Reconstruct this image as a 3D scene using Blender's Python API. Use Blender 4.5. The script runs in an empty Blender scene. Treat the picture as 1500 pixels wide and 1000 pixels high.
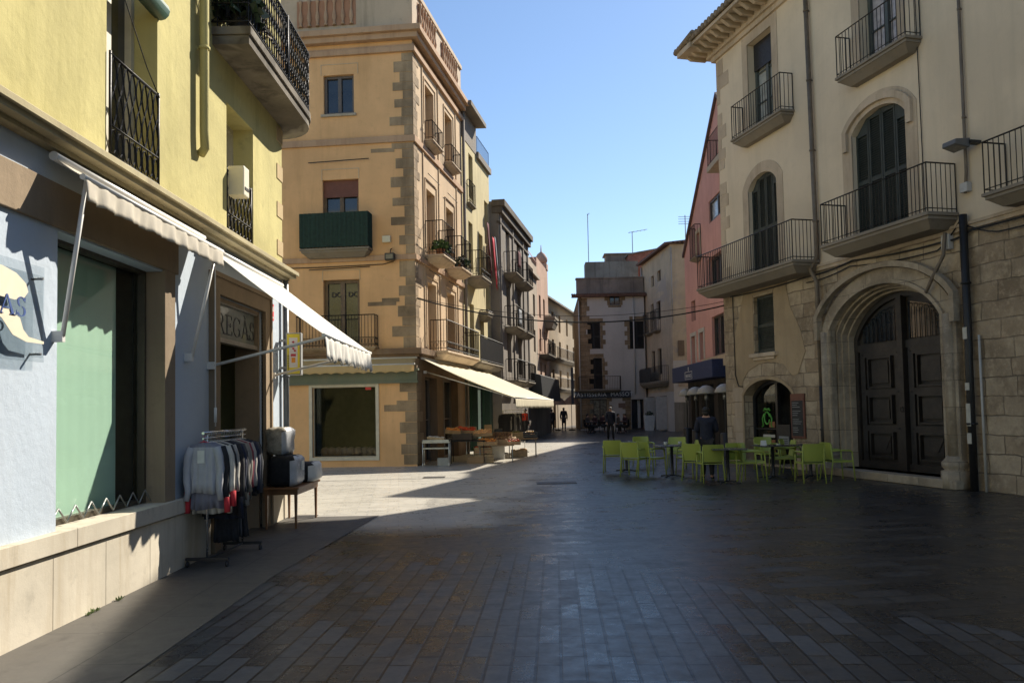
import bpy, bmesh, math, random
from mathutils import Vector, Matrix
random.seed(7)
SC = bpy.context.scene
COL = SC.collection
R = math.radians
# ------------------------------------------------------------------ camera
F_PX, PX0, PY0, CAM_H = 1200.0, 750.0, 542.0, 1.7
_pitch, _roll = math.atan(56 / 1200.0), math.atan(.019)
_f = Vector((0, math.cos(_pitch), math.sin(_pitch)))
_r0 = Vector((1, 0, 0)); _u0 = _r0.cross(_f)
_r = _r0 * math.cos(_roll) - _u0 * math.sin(_roll)
_u = _u0 * math.cos(_roll) + _r0 * math.sin(_roll)
CAM = Vector((0, 0, CAM_H))
cd = bpy.data.cameras.new('camera'); cam = bpy.data.objects.new('camera', cd); COL.objects.link(cam)
cd.sensor_width = 36; cd.lens = F_PX * 36 / 1500; cd.shift_y = 42 / 1500; cd.clip_start = .05; cd.clip_end = 2000
m = Matrix((( _r.x, _u.x, -_f.x, 0), (_r.y, _u.y, -_f.y, 0), (_r.z, _u.z, -_f.z, CAM_H), (0, 0, 0, 1)))
cam.matrix_world = m
SC.camera = cam
# ------------------------------------------------------------------ light
SUN = Vector((.77, 1.0, .99)).normalized()
el = math.asin(SUN.z); az = math.atan2(SUN.x, SUN.y)
W = bpy.data.worlds.new("World"); SC.world = W; W.use_nodes = True
nt = W.node_tree; bg = nt.nodes['Background']
sky = nt.nodes.new('ShaderNodeTexSky'); sky.sky_type = 'NISHITA'; sky.sun_disc = False
sky.sun_elevation = el; sky.sun_rotation = az; sky.air_density = 1.0; sky.dust_density = .15; sky.ozone_density = 3.0
nt.links.new(sky.outputs[0], bg.inputs[0]); bg.inputs[1].default_value = .085
sl = bpy.data.lights.new('sun', 'SUN'); sl.energy = 5.0; sl.angle = R(.53); sl.color = (1, .93, .80)
so = bpy.data.objects.new('sun', sl); COL.objects.link(so)
so.rotation_euler = SUN.to_track_quat('Z', 'Y').to_euler(); so.location = (30, 40, 40)
SC.view_settings.view_transform = 'Standard'; SC.view_settings.look = 'None'
SC.view_settings.exposure = 0.93; SC.view_settings.gamma = 1
SC.render.engine = 'CYCLES'
SC.cycles.max_bounces = 6; SC.cycles.diffuse_bounces = 4; SC.cycles.transparent_max_bounces = 12
SC.render.resolution_x, SC.render.resolution_y = 1024, 682

# ------------------------------------------------------------------ materials
MATS = {}
def _base(name):
    mt = bpy.data.materials.new(name); mt.use_nodes = True
    n = mt.node_tree; b = n.nodes['Principled BSDF']; MATS[name] = mt
    return mt, n, b
def _noise(n, scale, detail=4, rough=.6, vec=None, dist=0):
    t = n.nodes.new('ShaderNodeTexNoise'); t.inputs['Scale'].default_value = scale
    t.inputs['Detail'].default_value = detail; t.inputs['Roughness'].default_value = rough
    t.inputs['Distortion'].default_value = dist
    if vec: n.links.new(vec, t.inputs['Vector'])
    return t.outputs['Fac']
def _map(n, src, sc=(1, 1, 1), rot=(0, 0, 0), loc=(0, 0, 0)):
    t = n.nodes.new('ShaderNodeMapping'); t.inputs['Scale'].default_value = sc; t.inputs['Rotation'].default_value = rot
    t.inputs['Location'].default_value = loc
    n.links.new(src, t.inputs['Vector']); return t.outputs[0]
def _mr(n, src, a, b, c, d, clamp=True):
    t = n.nodes.new('ShaderNodeMapRange'); t.clamp = clamp
    for i, v in enumerate((a, b, c, d)): t.inputs[i + 1].default_value = v
    n.links.new(src, t.inputs[0]); return t.outputs[0]
def _math(n, op, a, b=None):
    t = n.nodes.new('ShaderNodeMath'); t.operation = op
    for i, v in enumerate((a, b)):
        if v is None: continue
        if isinstance(v, (int, float)): t.inputs[i].default_value = v
        else: n.links.new(v, t.inputs[i])
    return t.outputs[0]
def _mix(n, fac, a, b, mode='MIX'):
    t = n.nodes.new('ShaderNodeMix'); t.data_type = 'RGBA'; t.blend_type = mode
    for s, v in ((0, fac), (6, a), (7, b)):
        if isinstance(v, (int, float)): t.inputs[s].default_value = v
        elif isinstance(v, tuple): t.inputs[s].default_value = (*v, 1)
        else: n.links.new(v, t.inputs[s])
    return t.outputs[2]
def _bump(n, b, h, strength=.3, dist=.02, prev=None):
    t = n.nodes.new('ShaderNodeBump'); t.inputs['Strength'].default_value = strength; t.inputs['Distance'].default_value = dist
    n.links.new(h, t.inputs['Height']); n.links.new(t.outputs[0], b.inputs['Normal']); return t
def _tc(n, which='Object'):
    t = n.nodes.new('ShaderNodeTexCoord'); return t.outputs[which]
def sc(c, k): return tuple(min(1, x * k) for x in c)

def plain(name, col, rough=.6, metal=0, var=.12, scale=6, bump=0, spec=.5):
    if name in MATS: return MATS[name]
    mt, n, b = _base(name)
    o = _tc(n); f = _noise(n, scale, 5, .6, o)
    c = _mix(n, _mr(n, f, .3, .7, 0, 1), sc(col, 1 - var), sc(col, 1 + var))
    n.links.new(c, b.inputs['Base Color']); b.inputs['Roughness'].default_value = rough; b.inputs['Metallic'].default_value = metal
    b.inputs['Specular IOR Level'].default_value = spec
    n.links.new(_mr(n, _noise(n, scale * 3, 3, .6, o), .3, .7, max(0, rough - .1), min(1, rough + .1)), b.inputs['Roughness'])
    if bump: _bump(n, b, _noise(n, scale * 8, 4, .7, o), bump, .01)
    return mt
def plaster(name, col, var=.10, stain=.25, staincol=(.25, .2, .14), bump=.25, patches=None, low=0):
    """lime render: broad tonal drift, rain streaks, small blotches, trowel relief"""
    if name in MATS: return MATS[name]
    mt, n, b = _base(name); o = _tc(n)
    f1 = _noise(n, .55, 5, .6, o, .3)
    c = _mix(n, _mr(n, f1, .38, .62, 0, 1), sc(col, 1 - var * 1.4), sc(col, 1 + var * .7))
    st = _noise(n, 1.0, 7, .7, _map(n, o, (2.6, 2.6, .20)), .4)
    c = _mix(n, _mr(n, st, .50, .70, 0, min(1, stain * 1.3)), c, staincol)
    f2 = _noise(n, 5, 6, .7, o)
    c = _mix(n, _mr(n, f2, .56, .70, 0, min(1, stain * 1.1)), c, sc(col, .62))
    c = _mix(n, _mr(n, _noise(n, 60, 3, .6, o), .3, .7, 0, .12), c, sc(col, .7))
    if patches:
        f3 = _noise(n, .42, 4, .6, _map(n, o, loc=(3.3, 1.1, 7)), .8)
        c = _mix(n, _mr(n, f3, .56, .60, 0, .8), c, patches)
    n.links.new(c, b.inputs['Base Color']); b.inputs['Roughness'].default_value = .92; b.inputs['Specular IOR Level'].default_value = .2
    h = _math(n, 'ADD', _math(n, 'MULTIPLY', _noise(n, 9, 5, .6, o), .7), _math(n, 'MULTIPLY', _noise(n, 90, 3, .6, o), .18))
    _bump(n, b, h, bump, .03)
    return mt
def ashlar(name, c1, c2, mortar, bw=.62, bh=.34, msize=.02, bump=.5, squash=1.0, dist=.05):
    """coursed squared stone on the UV map (metres), with uneven joints and per-block tone"""
    if name in MATS: return MATS[name]
    mt, n, b = _base(name); uv = _tc(n, 'UV'); o = _tc(n)
    wob = n.nodes.new('ShaderNodeVectorMath'); wob.operation = 'MULTIPLY_ADD'
    tn = n.nodes.new('ShaderNodeTexNoise'); tn.inputs['Scale'].default_value = 1.7; tn.inputs['Detail'].default_value = 6; n.links.new(o, tn.inputs['Vector'])
    sub = n.nodes.new('ShaderNodeVectorMath'); sub.operation = 'SUBTRACT'; n.links.new(tn.outputs['Color'], sub.inputs[0]); sub.inputs[1].default_value = (.5, .5, .5)
    n.links.new(sub.outputs[0], wob.inputs[0]); wob.inputs[1].default_value = (dist * 3, dist * 2, 0); n.links.new(uv, wob.inputs[2])
    br = n.nodes.new('ShaderNodeTexBrick'); br.inputs['Scale'].default_value = 1; br.inputs['Brick Width'].default_value = bw
    br.inputs['Row Height'].default_value = bh; br.inputs['Mortar Size'].default_value = msize; br.inputs['Mortar Smooth'].default_value = .6
    br.inputs['Bias'].default_value = 0; br.offset = .43; br.squash = squash; br.squash_frequency = 3
    br.inputs['Color1'].default_value = (0, 0, 0, 1); br.inputs['Color2'].default_value = (1, 1, 1, 1); br.inputs['Mortar'].default_value = (.5, .5, .5, 1)
    n.links.new(wob.outputs[0], br.inputs['Vector'])
    c = _mix(n, br.outputs['Color'], c1, c2)
    c = _mix(n, _mr(n, _noise(n, .9, 6, .7, o), .42, .62, 0, .7), c, sc(c1, .58))
    c = _mix(n, _mr(n, _noise(n, 5, 7, .75, o), .50, .66, 0, .55), c, sc(c2, 1.15))
    c = _mix(n, _mr(n, _noise(n, 26, 5, .8, o), .60, .70, 0, .6), c, sc(c1, .5))
    jf = _math(n, 'MULTIPLY', br.outputs['Fac'], _mr(n, _noise(n, 2.3, 4, .6, o), .35, .6, .15, .85))
    c = _mix(n, jf, c, mortar)
    n.links.new(c, b.inputs['Base Color']); b.inputs['Roughness'].default_value = .9; b.inputs['Specular IOR Level'].default_value = .25
    h = _math(n, 'SUBTRACT', _math(n, 'ADD', _math(n, 'MULTIPLY', _noise(n, 14, 7, .75, o), .8), _math(n, 'MULTIPLY', br.outputs['Color'], .35)), br.outputs['Fac'])
    _bump(n, b, h, bump, .04)
    return mt
def glassy(name, col=(.02, .025, .03), rough=.06):
    if name in MATS: return MATS[name]
    mt, n, b = _base(name); o = _tc(n)
    c = _mix(n, _mr(n, _noise(n, 1.3, 3, .5, o), .35, .65, 0, 1), sc(col, .6), sc(col, 1.5))
    n.links.new(c, b.inputs['Base Color']); b.inputs['Roughness'].default_value = rough; b.inputs['Specular IOR Level'].default_value = .8
    _bump(n, b, _noise(n, 2.5, 2, .5, o), .03, .02)
    return mt
def thin_glass(name, tint=(.80, .86, .84), k=.10, ior=1.25):
    if name in MATS: return MATS[name]
    mt, n, b = _base(name); n.nodes.remove(b)
    out = n.nodes['Material Output']; tr = n.nodes.new('ShaderNodeBsdfTransparent'); gl = n.nodes.new('ShaderNodeBsdfGlossy')
    tr.inputs[0].default_value = (*tint, 1); gl.inputs['Roughness'].default_value = .02
    lw = n.nodes.new('ShaderNodeLayerWeight'); lw.inputs[0].default_value = .5
    mx = n.nodes.new('ShaderNodeMixShader'); n.links.new(_math(n, 'ADD', _math(n, 'MULTIPLY', _math(n, 'POWER', lw.outputs['Facing'], 4.5), .7), k * .3), mx.inputs[0])
    n.links.new(tr.outputs[0], mx.inputs[1]); n.links.new(gl.outputs[0], mx.inputs[2]); n.links.new(mx.outputs[0], out.inputs[0])
    return mt
def fabric(name, col, trans=.35, var=.06):
    if name in MATS: return MATS[name]
    mt, n, b = _base(name); out = n.nodes['Material Output']; o = _tc(n)
    c = _mix(n, _mr(n, _noise(n, 3, 5, .6, o), .35, .7, 0, 1), sc(col, 1 - var), col)
    n.links.new(c, b.inputs['Base Color']); b.inputs['Roughness'].default_value = .9; b.inputs['Specular IOR Level'].default_value = .1
    t = n.nodes.new('ShaderNodeBsdfTranslucent'); n.links.new(c, t.inputs[0])
    mx = n.nodes.new('ShaderNodeMixShader'); mx.inputs[0].default_value = trans
    n.links.new(b.outputs[0], mx.inputs[1]); n.links.new(t.outputs[0], mx.inputs[2]); n.links.new(mx.outputs[0], out.inputs[0])
    _bump(n, b, _noise(n, 120, 2, .5, o), .1, .005)
    return mt
def paving(name, c1, c2, joint, bw, bh, rot=0, ms=.008, rough=(.28, .5), bump=.3, spec=.5, painted_sun=None):
    if name in MATS: return MATS[name]
    mt, n, b = _base(name); o = _tc(n)
    v = _map(n, o, rot=(0, 0, rot))
    br = n.nodes.new('ShaderNodeTexBrick'); br.inputs['Scale'].default_value = 1; br.inputs['Brick Width'].default_value = bw
    br.inputs['Row Height'].default_value = bh; br.inputs['Mortar Size'].default_value = ms; br.inputs['Mortar Smooth'].default_value = .2
    br.offset = .37; br.offset_frequency = 2; br.inputs['Color1'].default_value = (0, 0, 0, 1); br.inputs['Color2'].default_value = (1, 1, 1, 1)
    br.inputs['Mortar'].default_value = (.5, .5, .5, 1); n.links.new(v, br.inputs['Vector'])
    c = _mix(n, br.outputs['Color'], c1, c2)
    c = _mix(n, _mr(n, _noise(n, .8, 5, .6, o), .35, .7, 0, .35), c, sc(c1, .7))
    c = _mix(n, _mr(n, _noise(n, 9, 6, .7, o, .5), .45, .75, 0, .35), c, sc(c2, 1.1))
    c = _mix(n, _mr(n, _noise(n, 35, 5, .8, o), .64, .70, 0, .6), c, sc(c1, .45))
    c = _mix(n, _mr(n, _noise(n, 1.6, 7, .75, o, 1.5), .55, .66, 0, .55), c, sc(c1, .5))
    vo = n.nodes.new('ShaderNodeTexVoronoi'); vo.inputs['Scale'].default_value = 2.2; n.links.new(o, vo.inputs['Vector'])
    c = _mix(n, _math(n, 'MULTIPLY', _math(n, 'LESS_THAN', vo.outputs['Distance'], .035), .5), c, sc(c2, 1.9))
    if painted_sun:  # sunlight painted into the slabs: pale colour laid over the sunny patch
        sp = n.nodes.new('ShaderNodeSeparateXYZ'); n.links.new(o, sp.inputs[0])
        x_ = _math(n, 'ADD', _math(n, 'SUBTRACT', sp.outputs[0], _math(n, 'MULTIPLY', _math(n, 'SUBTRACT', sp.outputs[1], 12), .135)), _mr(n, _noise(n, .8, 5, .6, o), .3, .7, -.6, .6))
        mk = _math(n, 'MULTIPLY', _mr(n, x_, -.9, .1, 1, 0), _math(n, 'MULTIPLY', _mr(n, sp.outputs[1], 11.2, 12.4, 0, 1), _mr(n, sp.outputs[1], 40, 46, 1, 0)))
        wc = _mix(n, _mr(n, _noise(n, 1.2, 6, .7, _map(n, o, (1, 3, 1)), 1.2), .35, .65, 0, 1), painted_sun, sc(painted_sun, 1.25)); wc = _mix(n, _math(n, 'MULTIPLY', br.outputs['Color'], .25), wc, sc(painted_sun, .75))
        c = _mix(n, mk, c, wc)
    jf = br.outputs['Fac'] if not painted_sun else _math(n, 'MULTIPLY', br.outputs['Fac'], _mr(n, mk, 0, 1, 1, .22))
    c = _mix(n, jf, c, joint)
    n.links.new(c, b.inputs['Base Color'])
    rr = _math(n, 'ADD', _mr(n, _noise(n, 6, 5, .7, o), .3, .7, rough[0], rough[1]), _math(n, 'MULTIPLY', br.outputs['Color'], .15))
    n.links.new(rr, b.inputs['Roughness']); b.inputs['Specular IOR Level'].default_value = spec
    h = _math(n, 'SUBTRACT', _math(n, 'ADD', _math(n, 'MULTIPLY', _noise(n, 22, 5, .7, o), .35), _math(n, 'MULTIPLY', br.outputs['Color'], .25)), br.outputs['Fac'])
    _bump(n, b, h, bump, .008)
    return mt

# ------------------------------------------------------------------ mesh helpers
class Fac:
    """a facade: u runs to the right as seen from the street, w points out of the wall, z up"""
    def __init__(s, p, d):
        s.p = Vector((p[0], p[1], 0)); s.d = Vector((d[0], d[1], 0)).normalized(); s.n = Vector((s.d.y, -s.d.x, 0)); s.holes = []
    def P(s, u, w, z): return s.p + s.d * u + s.n * w + Vector((0, 0, z))
    def at(s, x, y, w=0):
        d = _f + _r * ((x - PX0) / F_PX) + _u * ((PY0 - y) / F_PX); q = s.p + s.n * w
        t = (q - CAM).dot(s.n) / d.dot(s.n); h = CAM + d * t
        return (h - q).dot(s.d), h.z
    def U(s, x, y, w=0): return s.at(x, y, w)[0]
    def ang(s): return math.atan2(s.d.y, s.d.x)
ID = Fac((0, 0), (1, 0)); ID.n = Vector((0, 1, 0))
def ground(x, y):
    d = _f + _r * ((x - PX0) / F_PX) + _u * ((PY0 - y) / F_PX); t = -CAM_H / d.z
    return (CAM + d * t).x, (CAM + d * t).y

class MB:
    def __init__(s): s.v = []; s.f = []; s.sm = []; s.mi = []; s.cm = 0
    def mark(s): s.marks = getattr(s, 'marks', []) + [(len(s.v), len(s.f))]
    def face(s, pts, smooth=False):
        k = len(s.v); s.v += [tuple(p) for p in pts]; s.f.append(tuple(range(k, k + len(pts)))); s.sm.append(smooth); s.mi.append(s.cm)
    def hexa(s, a):   # 8 points: bottom 0-3, top 4-7
        k = len(s.v); s.v += [tuple(p) for p in a]
        for q in ((0, 3, 2, 1), (4, 5, 6, 7), (0, 1, 5, 4), (1, 2, 6, 5), (2, 3, 7, 6), (3, 0, 4, 7)):
            s.f.append(tuple(k + i for i in q)); s.sm.append(False); s.mi.append(s.cm)
    def box(s, F, u0, u1, w0, w1, z0, z1):
        s.hexa([F.P(u, w, z) for z in (z0, z1) for u, w in ((u0, w0), (u1, w0), (u1, w1), (u0, w1))])
    def taper(s, F, u0, u1, w0, w1, z0, z1, i0=0, i1=0, iw=0):
        a = [F.P(u, w, z0) for u, w in ((u0 + i0, w0), (u1 - i0, w0), (u1 - i0, w1 - iw), (u0 + i0, w1 - iw))]
        b_ = [F.P(u, w, z1) for u, w in ((u0 + i1, w0), (u1 - i1, w0), (u1 - i1, w1), (u0 + i1, w1))]
        s.hexa(a + b_)
    def prism(s, pts, off):
        off = Vector(off); a = [Vector(p) for p in pts]; b_ = [p + off for p in a]; k = len(s.v); n = len(a)
        s.v += [tuple(p) for p in a + b_]
        s.f.append(tuple(range(k + n - 1, k - 1, -1))); s.f.append(tuple(range(k + n, k + 2 * n))); s.sm += [False] * 2; s.mi += [s.cm] * 2
        for i in range(n):
            j = (i + 1) % n; s.f.append((k + i, k + j, k + n + j, k + n + i)); s.sm.append(False); s.mi.append(s.cm)
    def tube(s, pts, r, n=6, cap=True, r2=None):
        pts = [Vector(p) for p in pts]; k = len(s.v); m_ = len(pts)
        ref = Vector((0, 0, 1)); prev = None
        for i, p in enumerate(pts):
            t = (pts[min(i + 1, m_ - 1)] - pts[max(i - 1, 0)]).normalized()
            if prev is None:
                a = t.cross(ref);
                if a.length < .05: a = t.cross(Vector((1, 0, 0)))
            else: a = prev - t * prev.dot(t)
            a.normalize(); prev = a.copy(); b_ = t.cross(a)
            rr = r if r2 is None else r + (r2 - r) * i / max(1, m_ - 1)
            for j in range(n):
                g = 2 * math.pi * j / n; s.v.append(tuple(p + a * math.cos(g) * rr + b_ * math.sin(g) * rr))
        for i in range(m_ - 1):
            for j in range(n):
                j2 = (j + 1) % n; s.f.append((k + i * n + j, k + i * n + j2, k + (i + 1) * n + j2, k + (i + 1) * n + j)); s.sm.append(n > 4); s.mi.append(s.cm)
        if cap:
            s.f.append(tuple(k + j for j in range(n - 1, -1, -1))); s.f.append(tuple(k + (m_ - 1) * n + j for j in range(n))); s.sm += [False] * 2; s.mi += [s.cm] * 2
    def lathe(s, c, prof, n=12, sx=1, sy=1):
        c = Vector(c); k = len(s.v)
        for r, z in prof:
            for j in range(n):
                g = 2 * math.pi * j / n; s.v.append((c.x + r * math.cos(g) * sx, c.y + r * math.sin(g) * sy, c.z + z))
        for i in range(len(prof) - 1):
            for j in range(n):
                j2 = (j + 1) % n; s.f.append((k + i * n + j, k + i * n + j2, k + (i + 1) * n + j2, k + (i + 1) * n + j)); s.sm.append(True); s.mi.append(s.cm)
        s.f.append(tuple(k + j for j in range(n - 1, -1, -1))); s.f.append(tuple(k + (len(prof) - 1) * n + j for j in range(n))); s.sm += [False] * 2; s.mi += [s.cm] * 2
    def grid(s, rows, smooth=True):
        k = len(s.v); nr = len(rows); nc = len(rows[0])
        for r_ in rows: s.v += [tuple(p) for p in r_]
        for i in range(nr - 1):
            for j in range(nc - 1):
                s.f.append((k + i * nc + j, k + i * nc + j + 1, k + (i + 1) * nc + j + 1, k + (i + 1) * nc + j)); s.sm.append(smooth); s.mi.append(s.cm)
    def blob(s, c, rx, ry, rz, n=8, jit=.15, rnd=random):
        prof = []; k = len(s.v); m_ = max(4, n // 2 + 1)
        for i in range(m_ + 1):
            t = math.pi * i / m_
            for j in range(n):
                g = 2 * math.pi * j / n; q = 1 + rnd.uniform(-jit, jit)
                s.v.append((c[0] + rx * math.sin(t) * math.cos(g) * q, c[1] + ry * math.sin(t) * math.sin(g) * q, c[2] - rz * math.cos(t) * q))
        for i in range(m_):
            for j in range(n):
                j2 = (j + 1) % n; s.f.append((k + i * n + j, k + i * n + j2, k + (i + 1) * n + j2, k + (i + 1) * n + j)); s.sm.append(True); s.mi.append(s.cm)
    def build(s, name, mat, parent=None, bevel=0, solid=0, label=None):
        if getattr(s, 'marks', None):
            mk = [(0, 0)] + s.marks
            if mk[-1][1] < len(s.f): mk.append((len(s.v), len(s.f)))
            out = None
            for (v0, f0), (v1, f1) in zip(mk, mk[1:]):
                if f1 <= f0: continue
                q = MB(); q.loc = s.loc; q.v = s.v[v0:v1]; q.f = [tuple(i - v0 for i in f) for f in s.f[f0:f1]]; q.sm = s.sm[f0:f1]; q.mi = s.mi[f0:f1]
                out = q.build(name, mat, parent, bevel, solid, label)
            return out
        me = bpy.data.meshes.new(name); off = Vector((0, 0, 0)); rotz = 0
        if parent is not None: mw = WM(parent).inverted()
        else: mw = Matrix.Identity(4)
        wv = [Vector(v) for v in s.v]
        me.from_pydata([tuple(mw @ v) if not s.loc else tuple(v) for v in wv], [], s.f)
        mats = mat if isinstance(mat, (list, tuple)) else [mat]
        for q in mats: me.materials.append(q)
        me.polygons.foreach_set('use_smooth', s.sm); me.polygons.foreach_set('material_index', s.mi)
        uv = me.uv_layers.new(name='UVMap')
        for p in me.polygons:
            idx = p.vertices; a, b_, c = wv[idx[0]], wv[idx[1]], wv[idx[2]]
            nn = (b_ - a).cross(c - a)
            if nn.length < 1e-12: continue
            nn.normalize()
            if abs(nn.z) > .75: tu, tv = Vector((1, 0, 0)), Vector((0, 1, 0))
            else: tu = Vector((-nn.y, nn.x, 0)).normalized(); tv = Vector((0, 0, 1))
            for li in p.loop_indices:
                q = wv[me.loops[li].vertex_index]; uv.data[li].uv = (q.dot(tu), q.dot(tv))
        me.update()
        bm_ = bmesh.new(); bm_.from_mesh(me); bmesh.ops.recalc_face_normals(bm_, faces=bm_.faces); bm_.to_mesh(me); bm_.free()
        ob = bpy.data.objects.new(name, me); COL.objects.link(ob)
        if parent is not None: ob.parent = parent
        if bevel:
            md = ob.modifiers.new('bevel', 'BEVEL'); md.width = bevel; md.segments = 2; md.limit_method = 'ANGLE'; md.angle_limit = R(40)
        if solid:
            md = ob.modifiers.new('solid', 'SOLIDIFY'); md.thickness = solid; md.offset = 0
        if label: ob['label'] = label
        return ob
    loc = False
def LM():   # mesh builder whose coordinates are already the thing's own
    q = MB(); q.loc = True; return q
def WM(o):
    mt = Matrix.Translation(o.location) @ o.rotation_euler.to_matrix().to_4x4()
    return WM(o.parent) @ mt if o.parent else mt
def thing(name, label, cat, loc=(0, 0, 0), rz=0, group=None):
    o = bpy.data.objects.new(name, None); COL.objects.link(o); o.location = loc; o.rotation_euler = (0, 0, rz)
    o.empty_display_size = .2; o['label'] = label; o['category'] = cat
    if group: o['group'] = group
    return o
def tag(o, label=None, cat=None, group=None, kind=None):
    if label: o['label'] = label
    if cat: o['category'] = cat
    if group: o['group'] = group
    if kind: o['kind'] = kind
    return o
def dup(o, loc, rz, label, parent=None):
    c = o.copy(); COL.objects.link(c); c.parent = parent
    if parent is None:
        c.location = loc; c.rotation_euler = (0, 0, rz)
        if label: c['label'] = label
    for ch in [x for x in KIDS.get(o.name, [])]: dup(ch, None, None, None, c)
    return c
KIDS = {}
def reg(root):
    for o in bpy.data.objects:
        if o.parent is not None: KIDS.setdefault(o.parent.name, [])
        if o.parent is not None and o not in KIDS[o.parent.name]: KIDS[o.parent.name].append(o)
def txt(name, s, mat, parent, P, d, up, size, extrude=.004, align='CENTER', spacing=1.0, squash=1.0):
    """lettering; P centre of the baseline, d reading direction, up vector, all in world space"""
    cu = bpy.data.curves.new(name, 'FONT'); cu.body = s; cu.size = size; cu.extrude = extrude; cu.align_x = align; cu.space_character = spacing
    cu.materials.append(mat); o = bpy.data.objects.new(name, cu); COL.objects.link(o)
    d = Vector(d).normalized(); up = Vector(up).normalized(); n = d.cross(up)
    mw = Matrix(((d.x * squash, up.x, n.x, P[0]), (d.y * squash, up.y, n.y, P[1]), (d.z * squash, up.z, n.z, P[2]), (0, 0, 0, 1)))
    if parent is not None:
        o.parent = parent; mw = WM(parent).inverted() @ mw
    me = bpy.data.meshes.new_from_object(o); bpy.data.objects.remove(o)
    o = bpy.data.objects.new(name, me); COL.objects.link(o); o.parent = parent; o.matrix_local = mw
    return o

# ------------------------------------------------------------------ architecture helpers
def arch_z(h, u):
    u0, u1, z0, z1, rise = h
    if rise <= 0: return z1
    uc = (u0 + u1) / 2; hw = (u1 - u0) / 2; t = max(-1, min(1, (u - uc) / hw))
    return z1 - rise * (1 - math.sqrt(max(0, 1 - (t * .92) ** 2))) / (1 - math.sqrt(1 - .92 ** 2))
def wall(F, parent, name, mat, u0, u1, z0, z1, reveal=.22, label=None, zt=None):
    """front sheet with real openings and their reveals; zt(u) may lower the top edge"""
    hs = [h for h in F.holes if h[1] > u0 and h[0] < u1 and h[3] > z0 and h[2] < z1]
    us = sorted(set([u0, u1] + [max(u0, min(u1, h[i])) for h in hs for i in (0, 1)] + ([] if not zt else [k for k in zt[0] if u0 < k < u1])))
    zs = sorted(set([z0, z1] + [max(z0, min(z1, h[i])) for h in hs for i in (2, 3)]))
    if zt:
        tz = lambda u: [a[1] + (b_[1] - a[1]) * (u - a[0]) / (b_[0] - a[0]) for a, b_ in zip(zt[1], zt[1][1:]) if a[0] - 1e-6 <= u <= b_[0] + 1e-6][0]
    mb = MB()
    for a, b_ in zip(us, us[1:]):
        for c, d in zip(zs, zs[1:]):
            um, zm = (a + b_) / 2, (c + d) / 2
            if any(h[0] < um < h[1] and h[2] < zm < h[3] for h in hs): continue
            if zt:
                ta, tb = tz(a), tz(b_)
                q = [(a, c)] if ta > c else []
                lo = [(a, min(c, ta)), (b_, min(c, tb)), (b_, min(d, tb)), (a, min(d, ta))]
                if ta <= c and tb <= c: continue
                mb.face([F.P(x, 0, y) for x, y in lo]); continue
            mb.face([F.P(a, 0, c), F.P(b_, 0, c), F.P(b_, 0, d), F.P(a, 0, d)])
    for h in hs:
        a, b_, c, d, rise = h
        rv = reveal
        n = 14 if rise > 0 else 1
        pts = [(a + (b_ - a) * i / n) for i in range(n + 1)]
        if z0 <= d <= z1 + 1e-6:
            for p, q in zip(pts, pts[1:]):
                zp, zq = arch_z(h, p), arch_z(h, q)
                if rise > 0: mb.face([F.P(p, 0, zp), F.P(q, 0, zq), F.P(q, 0, d), F.P(p, 0, d)])
                mb.face([F.P(p, 0, zp), F.P(p, -rv, zp), F.P(q, -rv, zq), F.P(q, 0, zq)])
        lo, hi = max(c, z0), min(arch_z(h, a), z1)
        mb.face([F.P(a, 0, lo), F.P(a, -rv, lo), F.P(a, -rv, hi), F.P(a, 0, hi)])
        mb.face([F.P(b_, 0, lo), F.P(b_, 0, hi), F.P(b_, -rv, hi), F.P(b_, -rv, lo)])
        if c >= z0 and c > .02: mb.face([F.P(a, 0, c), F.P(b_, 0, c), F.P(b_, -rv, c), F.P(a, -rv, c)])
    return mb.build(name, mat, parent, label=label)
def body(parent, mat, pts, z0, z1, skip=(), name='rear_walls', top=True):
    """side walls and roof deck over a footprint; skip = edges already built as facades"""
    mb = MB(); n = len(pts)
    for i in range(n):
        if i in skip: continue
        a, b_ = pts[i], pts[(i + 1) % n]
        mb.face([(a[0], a[1], z0), (b_[0], b_[1], z0), (b_[0], b_[1], z1), (a[0], a[1], z1)])
    if top: mb.face([(p[0], p[1], z1) for p in pts])
    return mb.build(name, mat, parent)
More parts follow.
